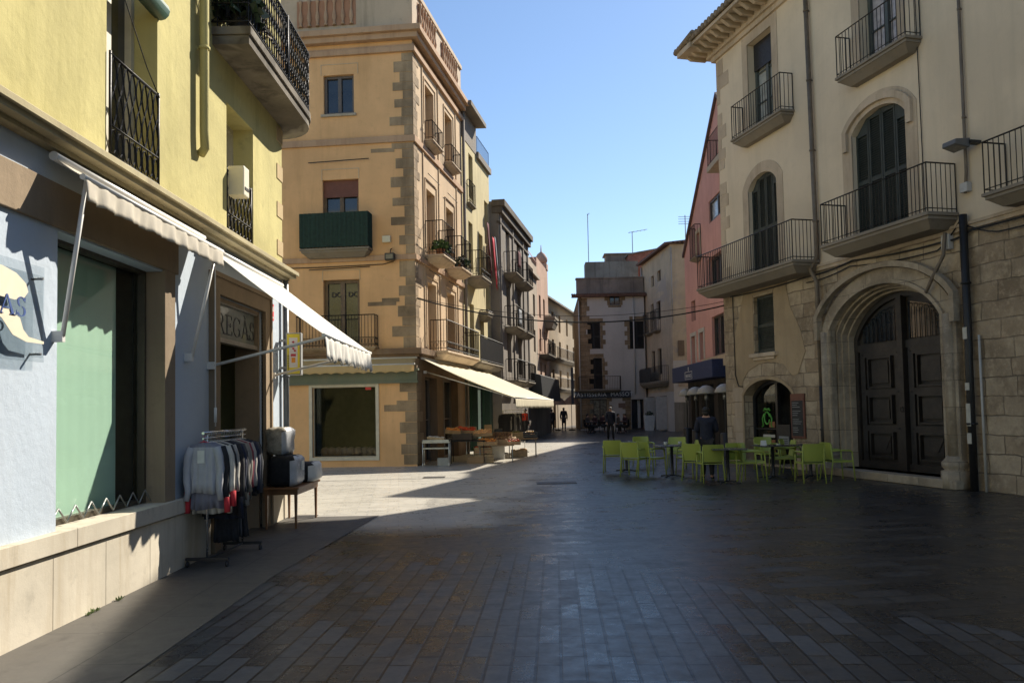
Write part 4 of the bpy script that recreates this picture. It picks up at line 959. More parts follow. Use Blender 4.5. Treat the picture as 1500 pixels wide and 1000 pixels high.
for i, (z0, z1) in enumerate(zip(zz, zz[1:])): mb.box(PF, 3.4 - (.1, .3)[i % 2], 3.72, -.01, .022, z0, z1 - .01); mb.box(PF, 1.95, 1.98 + (.15, .35)[i % 2], -.01, .022, z0, z1 - .01)
mb.build('quoin', M_bst, hp)
z_e = PF.at(895, 428)[1]
mb = MB(); mb.box(PF, -.45, 5.0, -.2, .42, 9.75, 9.86)
for i in range(34): mb.tube([PF.P(-.4 + i * .16, -.2, 10.0), PF.P(-.4 + i * .16, .48, 9.90)], .075, 7)
mb.build('eave', plain('dark_roof_tile', (.13, .07, .05), .9, var=.3), hp)
M_aged = plaster('stained_terrace_wall', (.23, .18, .145), var=.2, stain=.6, staincol=(.08, .07, .06))
M_agedg = plaster('stained_grey_wall', (.19, .18, .16), var=.2, stain=.6, staincol=(.07, .07, .06))
mb = MB(); mb.box(PF, -.05, 4.9, -.8, -.3, 9.86, 11.15); mb.box(PF, -.1, 4.9, -.85, -.25, 11.15, 11.25); mb.build('terrace_wall', M_aged, hp)
mb = MB(); mb.box(PF, .85, 4.9, -4.5, -3.0, 9.8, 12.9); mb.build('terrace_wall', M_agedg, hp)
mb = MB(); mb.box(PF, 2.7, 4.9, -7.0, -5.5, 9.8, 13.9); mb.box(PF, 2.55, 4.9, -7.1, -5.4, 13.9, 14.0); mb.build('roof_room', M_aged, hp)
M_rbr = ashlar('red_brick', (.26, .10, .07), (.34, .14, .10), (.3, .2, .16), .25, .075, msize=.012, dist=.01)
mb = MB(); q = PF.P(0, 0, 0)
mb.hexa([PF.P(u, w, z) for u, w, z in ((4.3, -4, 10), (7.6, -4, 10), (7.6, -9, 10), (4.3, -9, 10), (4.3, -4, 13.55), (7.6, -4, 14.1), (7.6, -9, 14.1), (4.3, -9, 13.55))])
ha = thing('brick_annexe', 'red brick annexe rising behind the pastry shop roof', 'house', PF.P(5, -5, 10)); mb.build('brick_wall', M_rbr, ha)
mb = MB(); mb.hexa([PF.P(u, w, z) for u, w, z in ((4.2, -3.9, 13.55), (7.7, -3.9, 14.12), (7.7, -9, 14.12), (4.2, -9, 13.55), (4.2, -3.9, 13.65), (7.7, -3.9, 14.22), (7.7, -9, 14.22), (4.2, -9, 13.65))]); mb.build('roof_edge', M_agedg, ha)
b4 = balcony(PF, hp, -.1, 3.0, .6, 2.95, h=.95, step=.12, thick=.15)
mb = MB(); mb.tube([PF.P(4.05, .06, 9.7), PF.P(4.05, .06, 2.6)], .05, 8); mb.tube([PF.P(.05, .06, 9.5), PF.P(.05, .06, .2)], .04, 8); mb.build('drain_pipe', M_wht, hp)
u0, z0 = PF.at(842, 583); u1, z1 = PF.at(925, 574)
sgn = thing('shop_sign', 'dark fascia sign with white capitals over the pastry shop', 'sign', PF.P(u0, .05, z0))
mb = MB(); mb.box(PF, u0, u1 - .05, 0, .10, z0 - .02, z0 + .48); mb.build('board', plain('black_blue_board', (.018, .022, .035), .5), sgn, bevel=.01)
M_silver = plain('silver_letters', (.55, .56, .58), .4, .3)
txt('lettering', 'PASTISSERIA  MASSOT', M_silver, sgn, PF.P((u0 + u1) / 2, .11, z0 + .10), PF.d, (0, 0, 1), .40, extrude=.015, spacing=1.12)
mb = MB(); mb.box(PF, -.64, -.46, .2, .35, 1.9, 4.6); vs = tag(mb.build('blade_sign', MATS['black_blue_board'], bevel=.02), 'tall dark vertical blade sign on the corner of the pastry shop house', 'sign')
mb = MB(); q = rect(PF, 906, 590, 916, 597); mb.box(PF, q[0], q[1], 0, .04, q[2], q[3]); tag(mb.build('wall_plaque', plain('brown_plaque', (.16, .10, .07), .6)), 'small brown plaque on the white wall right of the pastry shop window', 'sign')
for (nm, lab, P, H) in (('radio_mast', 'tall thin mast on the roof of the pastry shop house', PF.P(1.15, -3.6, 12.9), 3.9), ('tv_antenna', 'television antenna on the red brick annexe', PF.P(4.7, -4.4, 13.6), 1.9)):
    t = thing(nm, lab, 'antenna', P); mb = MB(); mb.tube([P, P + Vector((0, 0, H))], .03, 6); mb.build('mast', M_gry, t); mb = MB()
    k = 1.0 if H < 3 else .12
    mb.tube([P + Vector((-.3 * k, 0, H - .1)), P + Vector((1.2 * k, 0, H + .15 * k))], .02, 5)
    for i in range(5): c = P + Vector((-.2 * k + .3 * k * i, 0, H - .07 + .04 * i)); mb.tube([c + Vector((0, -.3 * k, 0)), c + Vector((0, .3 * k, 0))], .012, 4)
    mb.build('aerial', M_gry, t)

# ================================================================== cream house with two faces
M_cre = plaster('cream_lime_render', (.50, .395, .275), var=.1, stain=.35, staincol=(.26, .21, .16), patches=(.38, .32, .26))
CL = Fac((9.85, 61.0), (.075, -1)); CFx = CL.P(8.02, 0, 0); CF = Fac((CFx.x, CFx.y), (1, .04))
hc = thing('cream_house', 'weathered cream house with planters by its white shutters', 'house', CFx)
def sq(F, x0, y0, x1, y1): return rect(F, x0, y0, x1, y1)
for (x0, y0, x1, y1) in ((954, 404, 958, 420), (963, 396, 968, 412), (954, 445, 958, 470), (962, 441, 968, 468), (955, 514, 960, 545), (964, 510, 970, 548)):
    a = CL.at(x0, y1)[0]; b_ = CL.at(x1, y1)[0]; xm = (x0 + x1) / 2; window(CL, hc, a, b_, CL.at(xm, y1)[1], CL.at(xm, y0)[1], depth=.2)
wall(CL, hc, 'front_wall', M_cre, 0, 8.02, 2.6, 12.2); wall(CF, hc, 'end_wall', M_cre, 0, 7, 4.6, 12.2)
wall(CF, hc, 'end_wall', M_wht, 0, 7, 1.9, 4.6); wall(CF, hc, 'end_wall', M_agedg, 0, 7, 0, 1.9)
for (a, b_) in ((.7, 2.9), (3.6, 6.2)): CL.holes.append((a, b_, 0, 2.35, 0))
wall(CL, hc, 'shop_wall', M_wht, 0, 8.02, 0, 2.6)
mb = MB()
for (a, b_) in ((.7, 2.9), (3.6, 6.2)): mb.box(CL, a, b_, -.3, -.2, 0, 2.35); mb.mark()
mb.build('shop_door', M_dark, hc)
mb = MB()
for u in (.7, 2.9, 3.6, 6.2): mb.box(CL, u - .03, u + .03, .0, .75, .1, 2.3); mb.mark()
mb.build('folded_shutter', plain('pale_grey_shutter', (.45, .43, .40), .6), hc)
e = CF.P(7, 0, 0); body(hc, M_cre, [(CL.p.x, CL.p.y), (CF.p.x, CF.p.y), (e.x, e.y), (e.x, 61)], 0, 12.2, skip=(0, 1), name='rear_wall')
mb = MB(); mb.hexa([(CL.P(-.1, .4, 0) + Vector((0, 0, 12.15))), CL.P(8.2, .4, 12.15), CF.P(7, .3, 12.9), CL.P(-.1, -6, 13.4), CL.P(-.1, .4, 12.3), CL.P(8.2, .4, 12.3), CF.P(7, .3, 13.05), CL.P(-.1, -6, 13.6)])
for i in range(26): mb.tube([CF.P(i * .28, -.3, 12.3 + i * .027), CF.P(i * .28, .36, 12.22 + i * .027)], .08, 6)
mb.build('roof', MATS['dark_roof_tile'], hc)
mb = MB(); mb.tube([CL.P(.2, .08, 12), CL.P(.2, .08, 0)], .06, 8); mb.tube([CF.P(.05, .05, 12), CF.P(.05, .05, 7)], .03, 6); mb.build('drain_pipe', plain('zinc_pipe', (.38, .36, .33), .5), hc)
for (a, b_, z) in ((1.3, 3.0, 6.9), (3.6, 5.2, 6.9)): balcony(CL, hc, a, b_, .35, z, h=1.4, step=.12, thick=.12)
b5 = balcony(CL, hc, .8, 6.9, .6, 3.35, h=1.0, step=.13, thick=.25)
mb = MB(); mb.box(CL, .9, 4.4, .60, .62, 3.4, 4.3); mb.build('balcony_screen', M_black, hc)
mb = MB(); mb.box(CF, .35, .75, 0, .05, 4.9, 5.9); tag(mb.build('wall_sign', plain('brown_frame', (.15, .1, .06), .6)), 'small framed brown sign on the cream house corner', 'sign')
mb = MB(); mb.box(CF, .3, 1.1, 0, .04, 2.9, 3.6); tag(mb.build('wall_poster', plain('tan_poster', (.36, .28, .2), .7)), 'pale poster on the white base of the cream house', 'poster')
for k, x in enumerate((951.5, 971.5)):
    X, YY = ground(x, 630.5); plant('potted_plant', ('left one of the two tall white planters by the pale shutters', 'right one of the two tall white planters by the pale shutters')[k], (X, YY, 0), .34, 1.05, .26, .32, 160, M_leafd, plain('white_planter', (.6, .6, .58), .5), group='white planters by the cream house', leaf=.1, square=True, seed=20 + k)

# ================================================================== pink gabled house
M_pnk = plaster('pink_render', (.60, .325, .28), var=.07, stain=.2, staincol=(.35, .14, .12), bump=.15)
K = Fac((7.72, 36.0), (.0, -1)); KW = 10.7
hk = thing('pink_house', 'pink gabled house with a blue restaurant fascia', 'house', K.P(0, 0, 0))
gz = [(0, 8.2), (6.45, 13.0), (KW, 9.6)]
def kr(x0, y0, x1, y1): a = K.at(x0, y1)[0]; b_ = K.at(x1, y1)[0]; xm = (x0 + x1) / 2; return a, b_, K.at(xm, y1)[1], K.at(xm, y0)[1]
wfr = plain('dark_brown_window', (.06, .045, .04), .5)
q = kr(1038.5, 283, 1063, 317); window(K, hk, q[0], q[1], q[2], q[3], depth=.1, leaves=2, frame=wfr, pane=plain('curtained_pane', (.35, .38, .42), .2, var=.3), fw=.08)
q = kr(1021.5, 340, 1026.5, 378); window(K, hk, q[0], q[1], q[2], q[3], depth=.2, leaves=1)
q = kr(1038, 370, 1064, 420); window(K, hk, q[0], q[1], q[2], q[3], depth=.2, leaves=2, frame=wfr)
q = kr(1044, 460, 1062, 520); window(K, hk, q[0], q[1], q[2], q[3], depth=.15, leaves=2, frame=wfr)
q = kr(1014, 492, 1020, 532); window(K, hk, q[0], q[1], q[2], q[3], depth=.2, leaves=1)
q = kr(1026, 486, 1032, 526); window(K, hk, q[0], q[1], q[2], q[3], depth=.2, leaves=1)
q = kr(1013, 440, 1019, 470); window(K, hk, q[0], q[1], q[2], q[3], depth=.2, leaves=1)
wall(K, hk, 'gable_wall', M_pnk, 0, KW, 3.3, 13.7, zt=([6.45], gz), reveal=.2)
K.holes += [(.6, 2.0, 0, 2.5, 0), (2.5, 4.6, 0, 2.5, 0), (5.2, 7.2, 0, 2.5, 0)]
wall(K, hk, 'restaurant_wall', plaster('charcoal_render', (.05, .045, .045)), 0, KW, 0, 3.3, reveal=.3)
mb = MB(); mb.box(K, .5, 8, -.34, -.30, 0, 2.6); mb.build('restaurant_glazing', M_glass, hk)
mb = MB(); t0 = [(K.P(a, 0, z)) for a, z in gz]; off = -K.n * 9
mb.face([t0[0] - Vector((0, 0, 0)), t0[1], t0[1] + off, t0[0] + off]); mb.face([t0[1], t0[2], t0[2] + off, t0[1] + off])
for (a, c) in ((gz[0], gz[1]), (gz[1], gz[2])):
    dv = Vector((0, 0, .14)); A, B = K.P(a[0], .10, a[1]), K.P(c[0], .10, c[1]); o2 = -K.n * 9.2
    mb.hexa([A, B, B + o2, A + o2, A + dv, B + dv, B + o2 + dv, A + o2 + dv])
mb.build('roof', plain('dark_verge', (.10, .06, .055), .8), hk)
body(hk, M_pnk, [(K.P(0, 0, 0).x, 36), (K.P(0, 0, 0).x, 36 - KW), (K.p.x + 9, 36 - KW), (K.p.x + 9, 36)], 0, 8.2, skip=(0,), name='rear_wall', top=False)
q = K.at(1037, 240); balcony(K, hk, K.U(1035, 250, .5), K.U(1035, 250, .5) + 3.6, .5, 10.3, h=1.0, step=.12, thick=.2, mold=False, smat=MATS['sill_stone'])
mb = MB(); n0 = (2.4 - .4)
for nm in ((1014, 492, 1020, 532), (1026, 486, 1032, 526)):
    q = kr(*nm); band(mb, K, (q[0], q[1], q[2], q[3], 0), .16, 0, .03); mb.mark()
mb.build('window_surround', M_wht, hk)
mb = MB(); q = kr(1021.5, 340, 1026.5, 378); band(mb, K, (q[0], q[1], q[2], q[3], 0), .15, 0, .03); mb.build('window_surround', M_cre, hk)
balcony(K, hk, *(lambda q: (q[0] - .2, q[1] + .2))(kr(1021.5, 340, 1026.5, 378)), .3, kr(1021.5, 340, 1026.5, 378)[2], h=1.3, step=.12, thick=.1)
mb = MB(); q0 = K.at(1041, 553, .3); mb.box(K, K.U(1042, 545, .0), KW, 0, .35, 3.05, 3.45); mb.build('stone_band', M_cre, hk)
# blue restaurant fascia
B = Fac((6.98, 35.7), (.0, -1)); u1 = B.U(1043, 540)
bf = thing('restaurant_awning', 'navy blue box awning with a small white framed emblem beside the pink house', 'awning', B.P(0, 0, 2.6))
mb = MB(); mb.box(B, 0, u1, -.74, 0, 2.66, 3.3); mb.build('canopy', plain('navy_canvas', (.018, .028, .085), .8, var=.15), bf, bevel=.02)
mb = MB(); ua, za = B.at(1004, 568); ub, zb_ = B.at(1014, 552)
za = 2.72; zb_ = 3.0
for (a, b_, c, d) in ((ua, ub, za, za + .02), (ua, ub, zb_, zb_ + .02), (ua, ua + .03, za, zb_), (ub - .03, ub, za, zb_)): mb.box(B, a, b_, 0, .01, c, d)
mb.box(B, (ua + ub) / 2 - .04, (ua + ub) / 2 + .04, 0, .01, zb_ + .04, zb_ + .20); mb.build('emblem', MATS['silver_letters'], bf)
txt('lettering', 'BRENES', MATS['silver_letters'], bf, B.P((ua + ub) / 2, .005, 2.79), B.d, (0, 0, 1), .19, squash=1.6)
def heater(x, y, w, label):
    t = thing('patio_heater', label, 'patio heater', (x, y, 0), 0, 'patio heaters by the restaurant')
    mb = LM(); mb.lathe((0, 0, 2.08), [(.34, 0), (.33, .05), (.27, .17), (.14, .27), (.02, .30)], 16); mb.build('reflector', plain('pale_enamel', (.34, .32, .28), .4), t)
    mb = LM(); mb.lathe((0, 0, .75), [(.03, 0), (.03, 1.1), (.07, 1.12), (.07, 1.33)], 10); mb.build('pole', MATS['galvanised_steel'], t)
    mb = LM(); mb.lathe((0, 0, 0), [(.24, 0), (.24, .05), (.19, .08), (.19, .75), (.16, .78)], 14); mb.build('gas_housing', M_black, t)
for i, (px, Y_) in enumerate(((1005, 33.5), (1018.5, 30.5), (1034, 28.4), (1061, 26.6))):
    heater((px - 750) / 1200 * Y_, Y_, 1, ('patio heater with a pale domed reflector, farthest from us and leftmost', 'patio heater second from the left below the navy awning', 'patio heater with a pale dome, third from the left', 'patio heater with a pale dome closest to the stone corner')[i])

ht = thing('unseen_shadow_house', 'unseen tall house added behind the pink gabled house to shade the street', 'house', (12, 42, 0))
mb = MB(); mb.box(ID, 12.0, 20.0, 36.4, 39.2, 0, 17.0)  # unseen mass added to throw the shadow edges on the paving
mb.hexa([(12, 39.2, 0), (20, 39.2, 0), (20, 49.4, 0), (12, 49.4, 0), (12, 39.2, 17), (20, 39.2, 17), (20, 49.4, 11.4), (12, 49.4, 11.4)]); mb.build('wall', M_cre, ht)  # walls of the added unseen house
mb = MB(); mb.hexa([(11.9, 39.2, 17.003), (20.1, 39.2, 17.003), (20.1, 49.5, 11.35), (11.9, 49.5, 11.35), (11.9, 39.2, 17.15), (20.1, 39.2, 17.15), (20.1, 49.5, 11.5), (11.9, 49.5, 11.5)]); mb.build('roof', M_gry, ht)  # roof of the added unseen house
# ================================================================== big stone and render house, right
S = Fac((6.41, 24.57), (.25, -1)); SL = 34
M_pla = plaster('cream_beige_render', (.66, .545, .395), var=.06, stain=.14, staincol=(.36, .31, .22), bump=.15)
M_stn = ashlar('honey_ashlar', (.31, .232, .15), (.50, .40, .275), (.15, .118, .085), .70, .35, msize=.014, bump=.8, dist=.06, squash=1.5)
M_pst = ashlar('grey_portal_stone', (.30, .24, .17), (.41, .34, .245), (.10, .08, .06), .9, .52, msize=.010, bump=.3, dist=.02)
M_och = plaster('ochre_patch_render', (.38, .285, .175), var=.14, stain=.35, staincol=(.22, .17, .11), bump=.3)
M_qs = plaster('pale_window_stone', (.50, .40, .29), var=.15, stain=.4, staincol=(.27, .2, .13), bump=.3)
hs = thing('stone_mansion', 'large cream rendered mansion with a stone ground floor and carved portal', 'house', S.P(0, 0, 0))
shutter(S, hs, 1.62, 3.06, 5.22, 8.05, rise=.35, leaves=4); shutter(S, hs, 6.18, 7.92, 5.34, 8.16, rise=.38, leaves=4)
M_cpane = plain('curtained_glass', (.30, .30, .27), .15, var=.35, scale=3)
window(S, hs, 1.80, 3.04, 9.28, 11.86, depth=.28, leaves=2, frame=plain('grey_green_frame', (.07, .08, .07), .5), pane=M_cpane, bars=2, fw=.09, blind=(.30, M_black))
window(S, hs, 6.60, 7.78, 9.18, 11.7, depth=.28, leaves=2, frame=plain('grey_green_frame', (.07, .08, .07), .5), pane=plain('curtained_pane_right', (.40, .36, .36), .15, var=.3), bars=2, fw=.09)
window(S, hs, 11.4, 12.7, 5.34, 8.1, rise=.3, depth=.28, leaves=2, frame=MATS['grey_green_frame'])
shutter(S, hs, 1.70, 2.70, 3.10, 4.68, leaves=1)
HP = (5.28, 8.80, .18, 4.24, .85); S.holes.append(HP)
HC = (1.04, 3.46, 0.04, 2.36, .42); S.holes.append(HC)
wall(S, hs, 'rendered_wall', M_pla, 0, SL, 5.02, 12.6, reveal=.28); wall(S, hs, 'stone_wall', M_stn, 0, SL, 0, 5.02, reveal=.75)
pe = S.P(SL, 0, 0); pc = S.P(0, -14, 0); pd = S.P(SL, -14, 0)
body(hs, M_stn, [(S.p.x, S.p.y), (pe.x, pe.y), (pd.x, pd.y), (pc.x, pc.y)], 0, 12.6, skip=(0,), name='rear_wall')
# eave with carved rafters and tiles
mb = MB(); mb.hexa([S.P(u, w, z) for u, w, z in ((-.80, -.3, 12.62), (SL, -.3, 12.62), (SL, .84, 12.56), (-.80, .84, 12.56), (-.80, -.3, 12.72), (SL, -.3, 12.72), (SL, .84, 12.66), (-.80, .84, 12.66))])
mb.box(S, -.30, SL, -.1, .16, 12.30, 12.50); mb.box(S, -.16, SL, -.1, .08, 12.16, 12.30)
mb.hexa([S.P(u, w, z) for u, w, z in ((-.80, .9, 12.5), (.1, .9, 12.5), (.1, -12, 12.5), (-.80, -12, 12.5), (-.80, .9, 12.66), (.1, .9, 12.66), (.1, -12, 12.66), (-.80, -12, 12.66))])
ev = mb.build('eave', M_qs, hs)
mb = MB(); u = -.7
while u < SL - .3: mb.taper(S, u, u + .12, 0, .76, 12.40, 12.56, 0, 0, .25); u += .34
mb.build('rafter', M_qs, ev)
mb = MB(); u = -.9
while u < 24: mb.tube([S.P(u, -1.2, 13.0), S.P(u, .92, 12.76)], .085, 7); u += .20
w_ = .9
while w_ > -11: mb.tube([S.P(.3, w_, 12.85), S.P(-.90, w_, 12.70)], .085, 7); w_ -= .2
mb.build('roof_tiles', plain('mossy_roof_tile', (.20, .15, .10), .9, var=.4, scale=9), hs)
mb = MB(); c = [S.P(-.9, .9, 12.66), S.P(SL, .9, 12.66), S.P(SL, -13, 12.66), S.P(-.9, -13, 12.66)]; r0, r1 = S.P(5, -6, 15.2), S.P(SL, -6, 15.2)
mb.face([c[0], c[1], r1, r0]); mb.face([c[1], c[2], r1]); mb.face([c[2], c[3], r0, r1]); mb.face([c[3], c[0], r0]); mb.build('roof', MATS['mossy_roof_tile'], hs)
# stone dressings
rs = random.Random(11); mb = MB()
zs = levels(5.06, 12.1, .36, rs, .2)
for i, (a, b_) in enumerate(zip(zs, zs[1:])):
    if rs.random() < .85: mb.box(S, .0, rs.uniform(.3, .75) if i % 2 else rs.uniform(.18, .4), -.02, .012, a + .008, b_ - .008)
mb.build('quoin', M_qs, hs)
mb = MB()
for (h, wd) in (((1.62, 3.06, 5.22, 8.05, .35), .30), ((6.18, 7.92, 5.34, 8.16, .38), .34), ((1.80, 3.04, 9.28, 11.86, 0), .28), ((6.60, 7.78, 9.18, 11.7, 0), .26), ((11.4, 12.7, 5.34, 8.1, .3), .3)):
    band(mb, S, h, wd, -.02, .014 + .004 * wd)
    if h[4] > 0 and h[0] > 5: band(mb, S, (h[0], h[1], h[3] - .7, h[3], h[4]), .14, .016, .09, inner=-.10)
    mb.mark()
mb.build('window_surround', M_qs, hs)
mb = MB(); mb.box(S, 0, SL, 0, .07, 5.0, 5.06); mb.box(S, 0, SL, 0, .04, 4.92, 5.0); mb.build('string_course', M_qs, hs)
mb = MB()
pl = [(.55, 2.32), (.95, 2.0), (1.0, 2.35), (1.3, 2.62), (1.9, 2.80), (2.5, 2.84), (3.1, 2.74), (3.5, 2.42), (3.75, 2.45), (4.1, 3.0), (3.9, 3.6), (3.5, 4.2), (3.3, 4.85), (2.9, 4.9), (2.74, 4.74), (2.74, 3.06), (1.66, 3.06), (1.66, 4.74), (2.74, 4.76), (2.8, 4.92), (1.2, 4.9), (.9, 4.2), (.6, 3.6)]
mb.prism([S.P(u, -.004, z) for u, z in pl], S.n * .018); mb.build('plaster_patch', M_och, hs)
mb = MB(); band(mb, S, (1.04, 3.46, .04, 2.36, .42), .09, -.02, .03); mb.build('cafe_arch_trim', M_och, hs)
mb = MB()
zz = .04; k = 0
while zz < 1.9: mb.box(S, .42 + .08 * (k % 2), 1.04, -.02, .016, zz + .006, zz + .42); zz += .43; k += 1
mb.build('cafe_jamb', M_qs, hs)
mb = MB(); mb.box(S, 1.55, 2.86, 0, .12, 2.98, 3.09); mb.box(S, 1.68, 2.74, 0, .07, 2.9, 2.98); mb.build('sill', M_qs, hs, bevel=.015)
for (u0, u1, w, z, h) in ((-.2, 4.85, .78, 5.18, .98), (5.85, 9.25, .72, 5.30, .95)): balcony(S, hs, u0, u1, w, z, h=h, thick=.20, step=.105, bar=.009)
for (u0, u1, w, z, h) in ((1.45, 4.0, .42, 9.22, .95), (6.22, 8.5, .42, 9.10, .95), (10.35, 13.8, .55, 5.34, .92)): balcony(S, hs, u0, u1, w, z, h=h, thick=.18, step=.115, bar=.009)
# portal: stepped mouldings, columns, plinths
mb = MB()
band(mb, S, HP, .34, -.05, .10, n=26); band(mb, S, (5.28, 8.80, 3.2, 4.24, .85), .12, .10, .24, n=26, inner=-.34)
band(mb, S, HP, .08, .10, .16, n=26); band(mb, S, HP, .05, -.20, -.04, n=26, inner=.05); band(mb, S, HP, .05, -.36, -.14, n=26, inner=.10); band(mb, S, HP, .05, -.52, -.28, n=26, inner=.15)
mb.build('portal_moulding', M_pst, hs)
mb = MB()
for uc in (5.10, 8.99):
    mb.lathe(S.P(uc, .10, .62), [(.13, 0), (.13, 2.75)], 12); mb.lathe(S.P(uc, .10, 0), [(.26, 0), (.26, .34), (.19, .36), (.24, .42), (.25, .50), (.18, .58), (.14, .63)], 12)
    mb.box(S, uc - .17, uc + .20, 0, .14, .0, 3.4); mb.mark()
mb.build('portal_column', M_pst, hs)
mb = MB(); mb.box(S, 4.9, 9.24, -.6, .34, 0, .18); mb.build('portal_step', M_pst, hs, bevel=.02)
# carved double door
M_door = plain('black_brown_oak', (.024, .019, .015), .5, var=.5, scale=3, bump=.3)
dp = MB(); hd = (5.42, 8.66, .18, 4.10, .84); dp.prism(archpoly(S, hd, -.50, 0, 20), -S.n * .05)
door = dp.build('portal_door', M_door, hs)
mb = MB(); um = 7.04; D = -.50
band(mb, S, hd, .12, D, D + .08, n=20, inner=.12); mb.box(S, um - .08, um + .08, D, D + .15, .18, 4.0); mb.box(S, 5.54, um - .08, D, D + .07, 2.86, 3.02); mb.box(S, um + .08, 8.54, D, D + .07, 2.86, 3.02); mb.box(S, 5.54, 8.54, D, D + .075, .18, .34)
for (a, b_) in ((5.60, 6.91), (7.17, 8.48)):
    mb.box(S, a, a + .16, D, D + .06, .34, 2.86); mb.box(S, b_ - .16, b_, D, D + .06, .34, 2.86)
    for (z0, z1) in ((.42, 1.02), (1.20, 1.84), (2.0, 2.72)):
        mb.box(S, a + .16, b_ - .16, D, D + .06, z1, z1 + .14)
        q = (a + .26, b_ - .26, z0, z1, 0)
        band(mb, S, q, .045, D, D + .09, inner=.045); mb.box(S, q[0], q[1], D, D + .08, z0, z0 + .045); mb.taper(S, q[0] + .12, q[1] - .12, D, D + .06, z0 + .12, z1 - .10)
    mb.hexa([S.P(u, w, z) for u, w, z in ((a + .52, D + .05, .62), (b_ - .52, D + .05, .62), (b_ - .52, D + .075, .62), (a + .52, D + .075, .62), (a + .38, D + .05, .86), (b_ - .38, D + .05, .86), (b_ - .38, D + .075, .86), (a + .38, D + .075, .86))])
    for zz in (.55, 1.1, 1.9, 2.78):
        for uu in (a + .08, b_ - .08): mb.lathe(S.P(uu, D + .06, zz), [(.018, -.012), (.024, 0), (.012, .012)], 6)
mb.build('door_panel', M_door, door)
mb = MB()
for (a, b_) in ((5.70, 6.88), (7.20, 8.38)): mb.prism([S.P(a, D + .02, 3.06), S.P(b_, D + .02, 3.06), S.P(b_, D + .02, arch_z(hd, b_) - .22), S.P((a + b_) / 2, D + .02, arch_z(hd, (a + b_) / 2) - .22), S.P(a, D + .02, arch_z(hd, a) - .22)], S.n * .008); mb.mark()
mb.build('door_light', M_glass, door)
mb = MB()
for (a, b_) in ((5.70, 6.88), (7.20, 8.38)):
    for i in range(8):
        u = a + (b_ - a) * (i + .5) / 8; zt_ = arch_z(hd, u) - .34; mb.tube([S.P(u, D + .05, 3.04), S.P(u, D + .05, zt_)], .009, 5)
        mb.tube([S.P(u + .06 * math.cos(g), D + .05, zt_ + .02 + .05 * math.sin(g)) for g in [k * .7 for k in range(6)]], .008, 4, cap=False)
    mb.mark()
mb.build('grille', M_iron, door)
mb = MB(); mb.tube([S.P(7.06 + .05 * math.cos(g), D + .17, 1.52 + .06 * math.sin(g)) for g in [k * .7 for k in range(10)]], .008, 5); mb.build('knocker', M_iron, door)
# cafe door
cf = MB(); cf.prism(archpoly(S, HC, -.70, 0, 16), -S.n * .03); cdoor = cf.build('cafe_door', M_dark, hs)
mb = MB(); band(mb, S, HC, .09, -.36, -.26, n=16, inner=.09); mb.box(S, 2.22, 2.32, -.36, -.26, .04, 2.34); mb.box(S, 1.13, 2.22, -.36, -.27, .04, .22); mb.box(S, 1.13, 2.22, -.35, -.28, .98, 1.02); mb.build('door_frame', M_black, cdoor)
hg = (1.13, 2.24, .2, 2.3, 0); mb = MB(); mb.prism([S.P(1.13, -.31, .2), S.P(2.24, -.31, .2), S.P(2.24, -.31, 2.24), S.P(1.8, -.31, 2.2), S.P(1.4, -.31, 2.08), S.P(1.13, -.31, 1.9)], S.n * .008); mb.build('pane', thin_glass('cafe_glass', (.55, .58, .58), .1), cdoor)
mb = MB(); mb.box(S, 1.4, 2.2, -.34, -.33, 1.75, 2.1); mb.build('lit_ceiling_reflection', plain('painted_reflection_grey', (.10, .10, .09), .6), cdoor)  # grey panel behind the glass standing in for a ceiling reflection
M_frog = plain('lime_green_vinyl', (.10, .36, .05), .5)
mb = MB(); uc, zc = 1.72, 1.30
def tb(pts, r=.022): mb.tube([S.P(uc + a, -.295, zc + b_) for a, b_ in pts], r, 6)
tb([(.13 * math.cos(g), .17 * math.sin(g)) for g in [k * .45 + .2 for k in range(14)]]); 
tb([(-.16, .20), (-.10, .26), (0, .23), (.10, .26), (.16, .20)], .028)
tb([(-.14, .12), (-.24, -.02), (-.20, -.22)], .022); tb([(.14, .12), (.24, -.02), (.20, -.22)], .022); tb([(-.20, -.22), (-.28, -.25)], .018); tb([(.20, -.22), (.28, -.25)], .018)
mb.build('emblem', M_frog, cdoor)
mb = MB(); mb.box(S, 1.5, 2.1, -.295, -.29, .76, .84); mb.box(S, 1.30, 1.55, -.295, -.29, .46, .62); mb.build('door_sticker', plain('pale_sticker', (.45, .43, .36), .6), cdoor)
mb = MB(); mb.box(S, 1.5, 2.1, -.298, -.294, .30, .7); mb.box(S, 1.82, 2.1, -.298, -.294, 1.04, 1.2); mb.build('door_sticker', plain('dull_orange_sticker', (.25, .10, .04), .6), cdoor)
cb = thing('menu_chalkboard', 'brown framed chalkboard menu on the stone wall right of the cafe door', 'chalkboard', S.P(3.7, .03, 1.3))
mb = MB(); mb.box(S, 3.42, 4.02, .01, .05, .80, 1.94); mb.build('frame', plain('red_brown_wood', (.14, .05, .03), .6, var=.2), cb, bevel=.008)
mb = MB(); mb.box(S, 3.48, 3.96, .05, .056, .86, 1.76); mb.build('board', plain('slate_board', (.03, .03, .03), .8), cb)
mb = MB()
for i in range(15):
    if i % 4 == 3: continue
    mb.box(S, 3.51, 3.51 + rs.uniform(.2, .40), .056, .0575, 1.70 - i * .053, 1.712 - i * .053)
mb.build('chalk_writing', plain('chalk', (.3, .3, .28), .9), cb)
hb = thing('hanging_menu_sign', 'dark hanging menu sign with pale lines beside the open cafe door', 'sign', S.P(3.2, -.1, .8))
mb = MB(); mb.box(S, 2.85, 3.40, .05, .08, .55, 1.14); mb.box(S, 2.86, 3.39, .08, .085, .50, .55); mb.build('board', M_black, hb, bevel=.01)
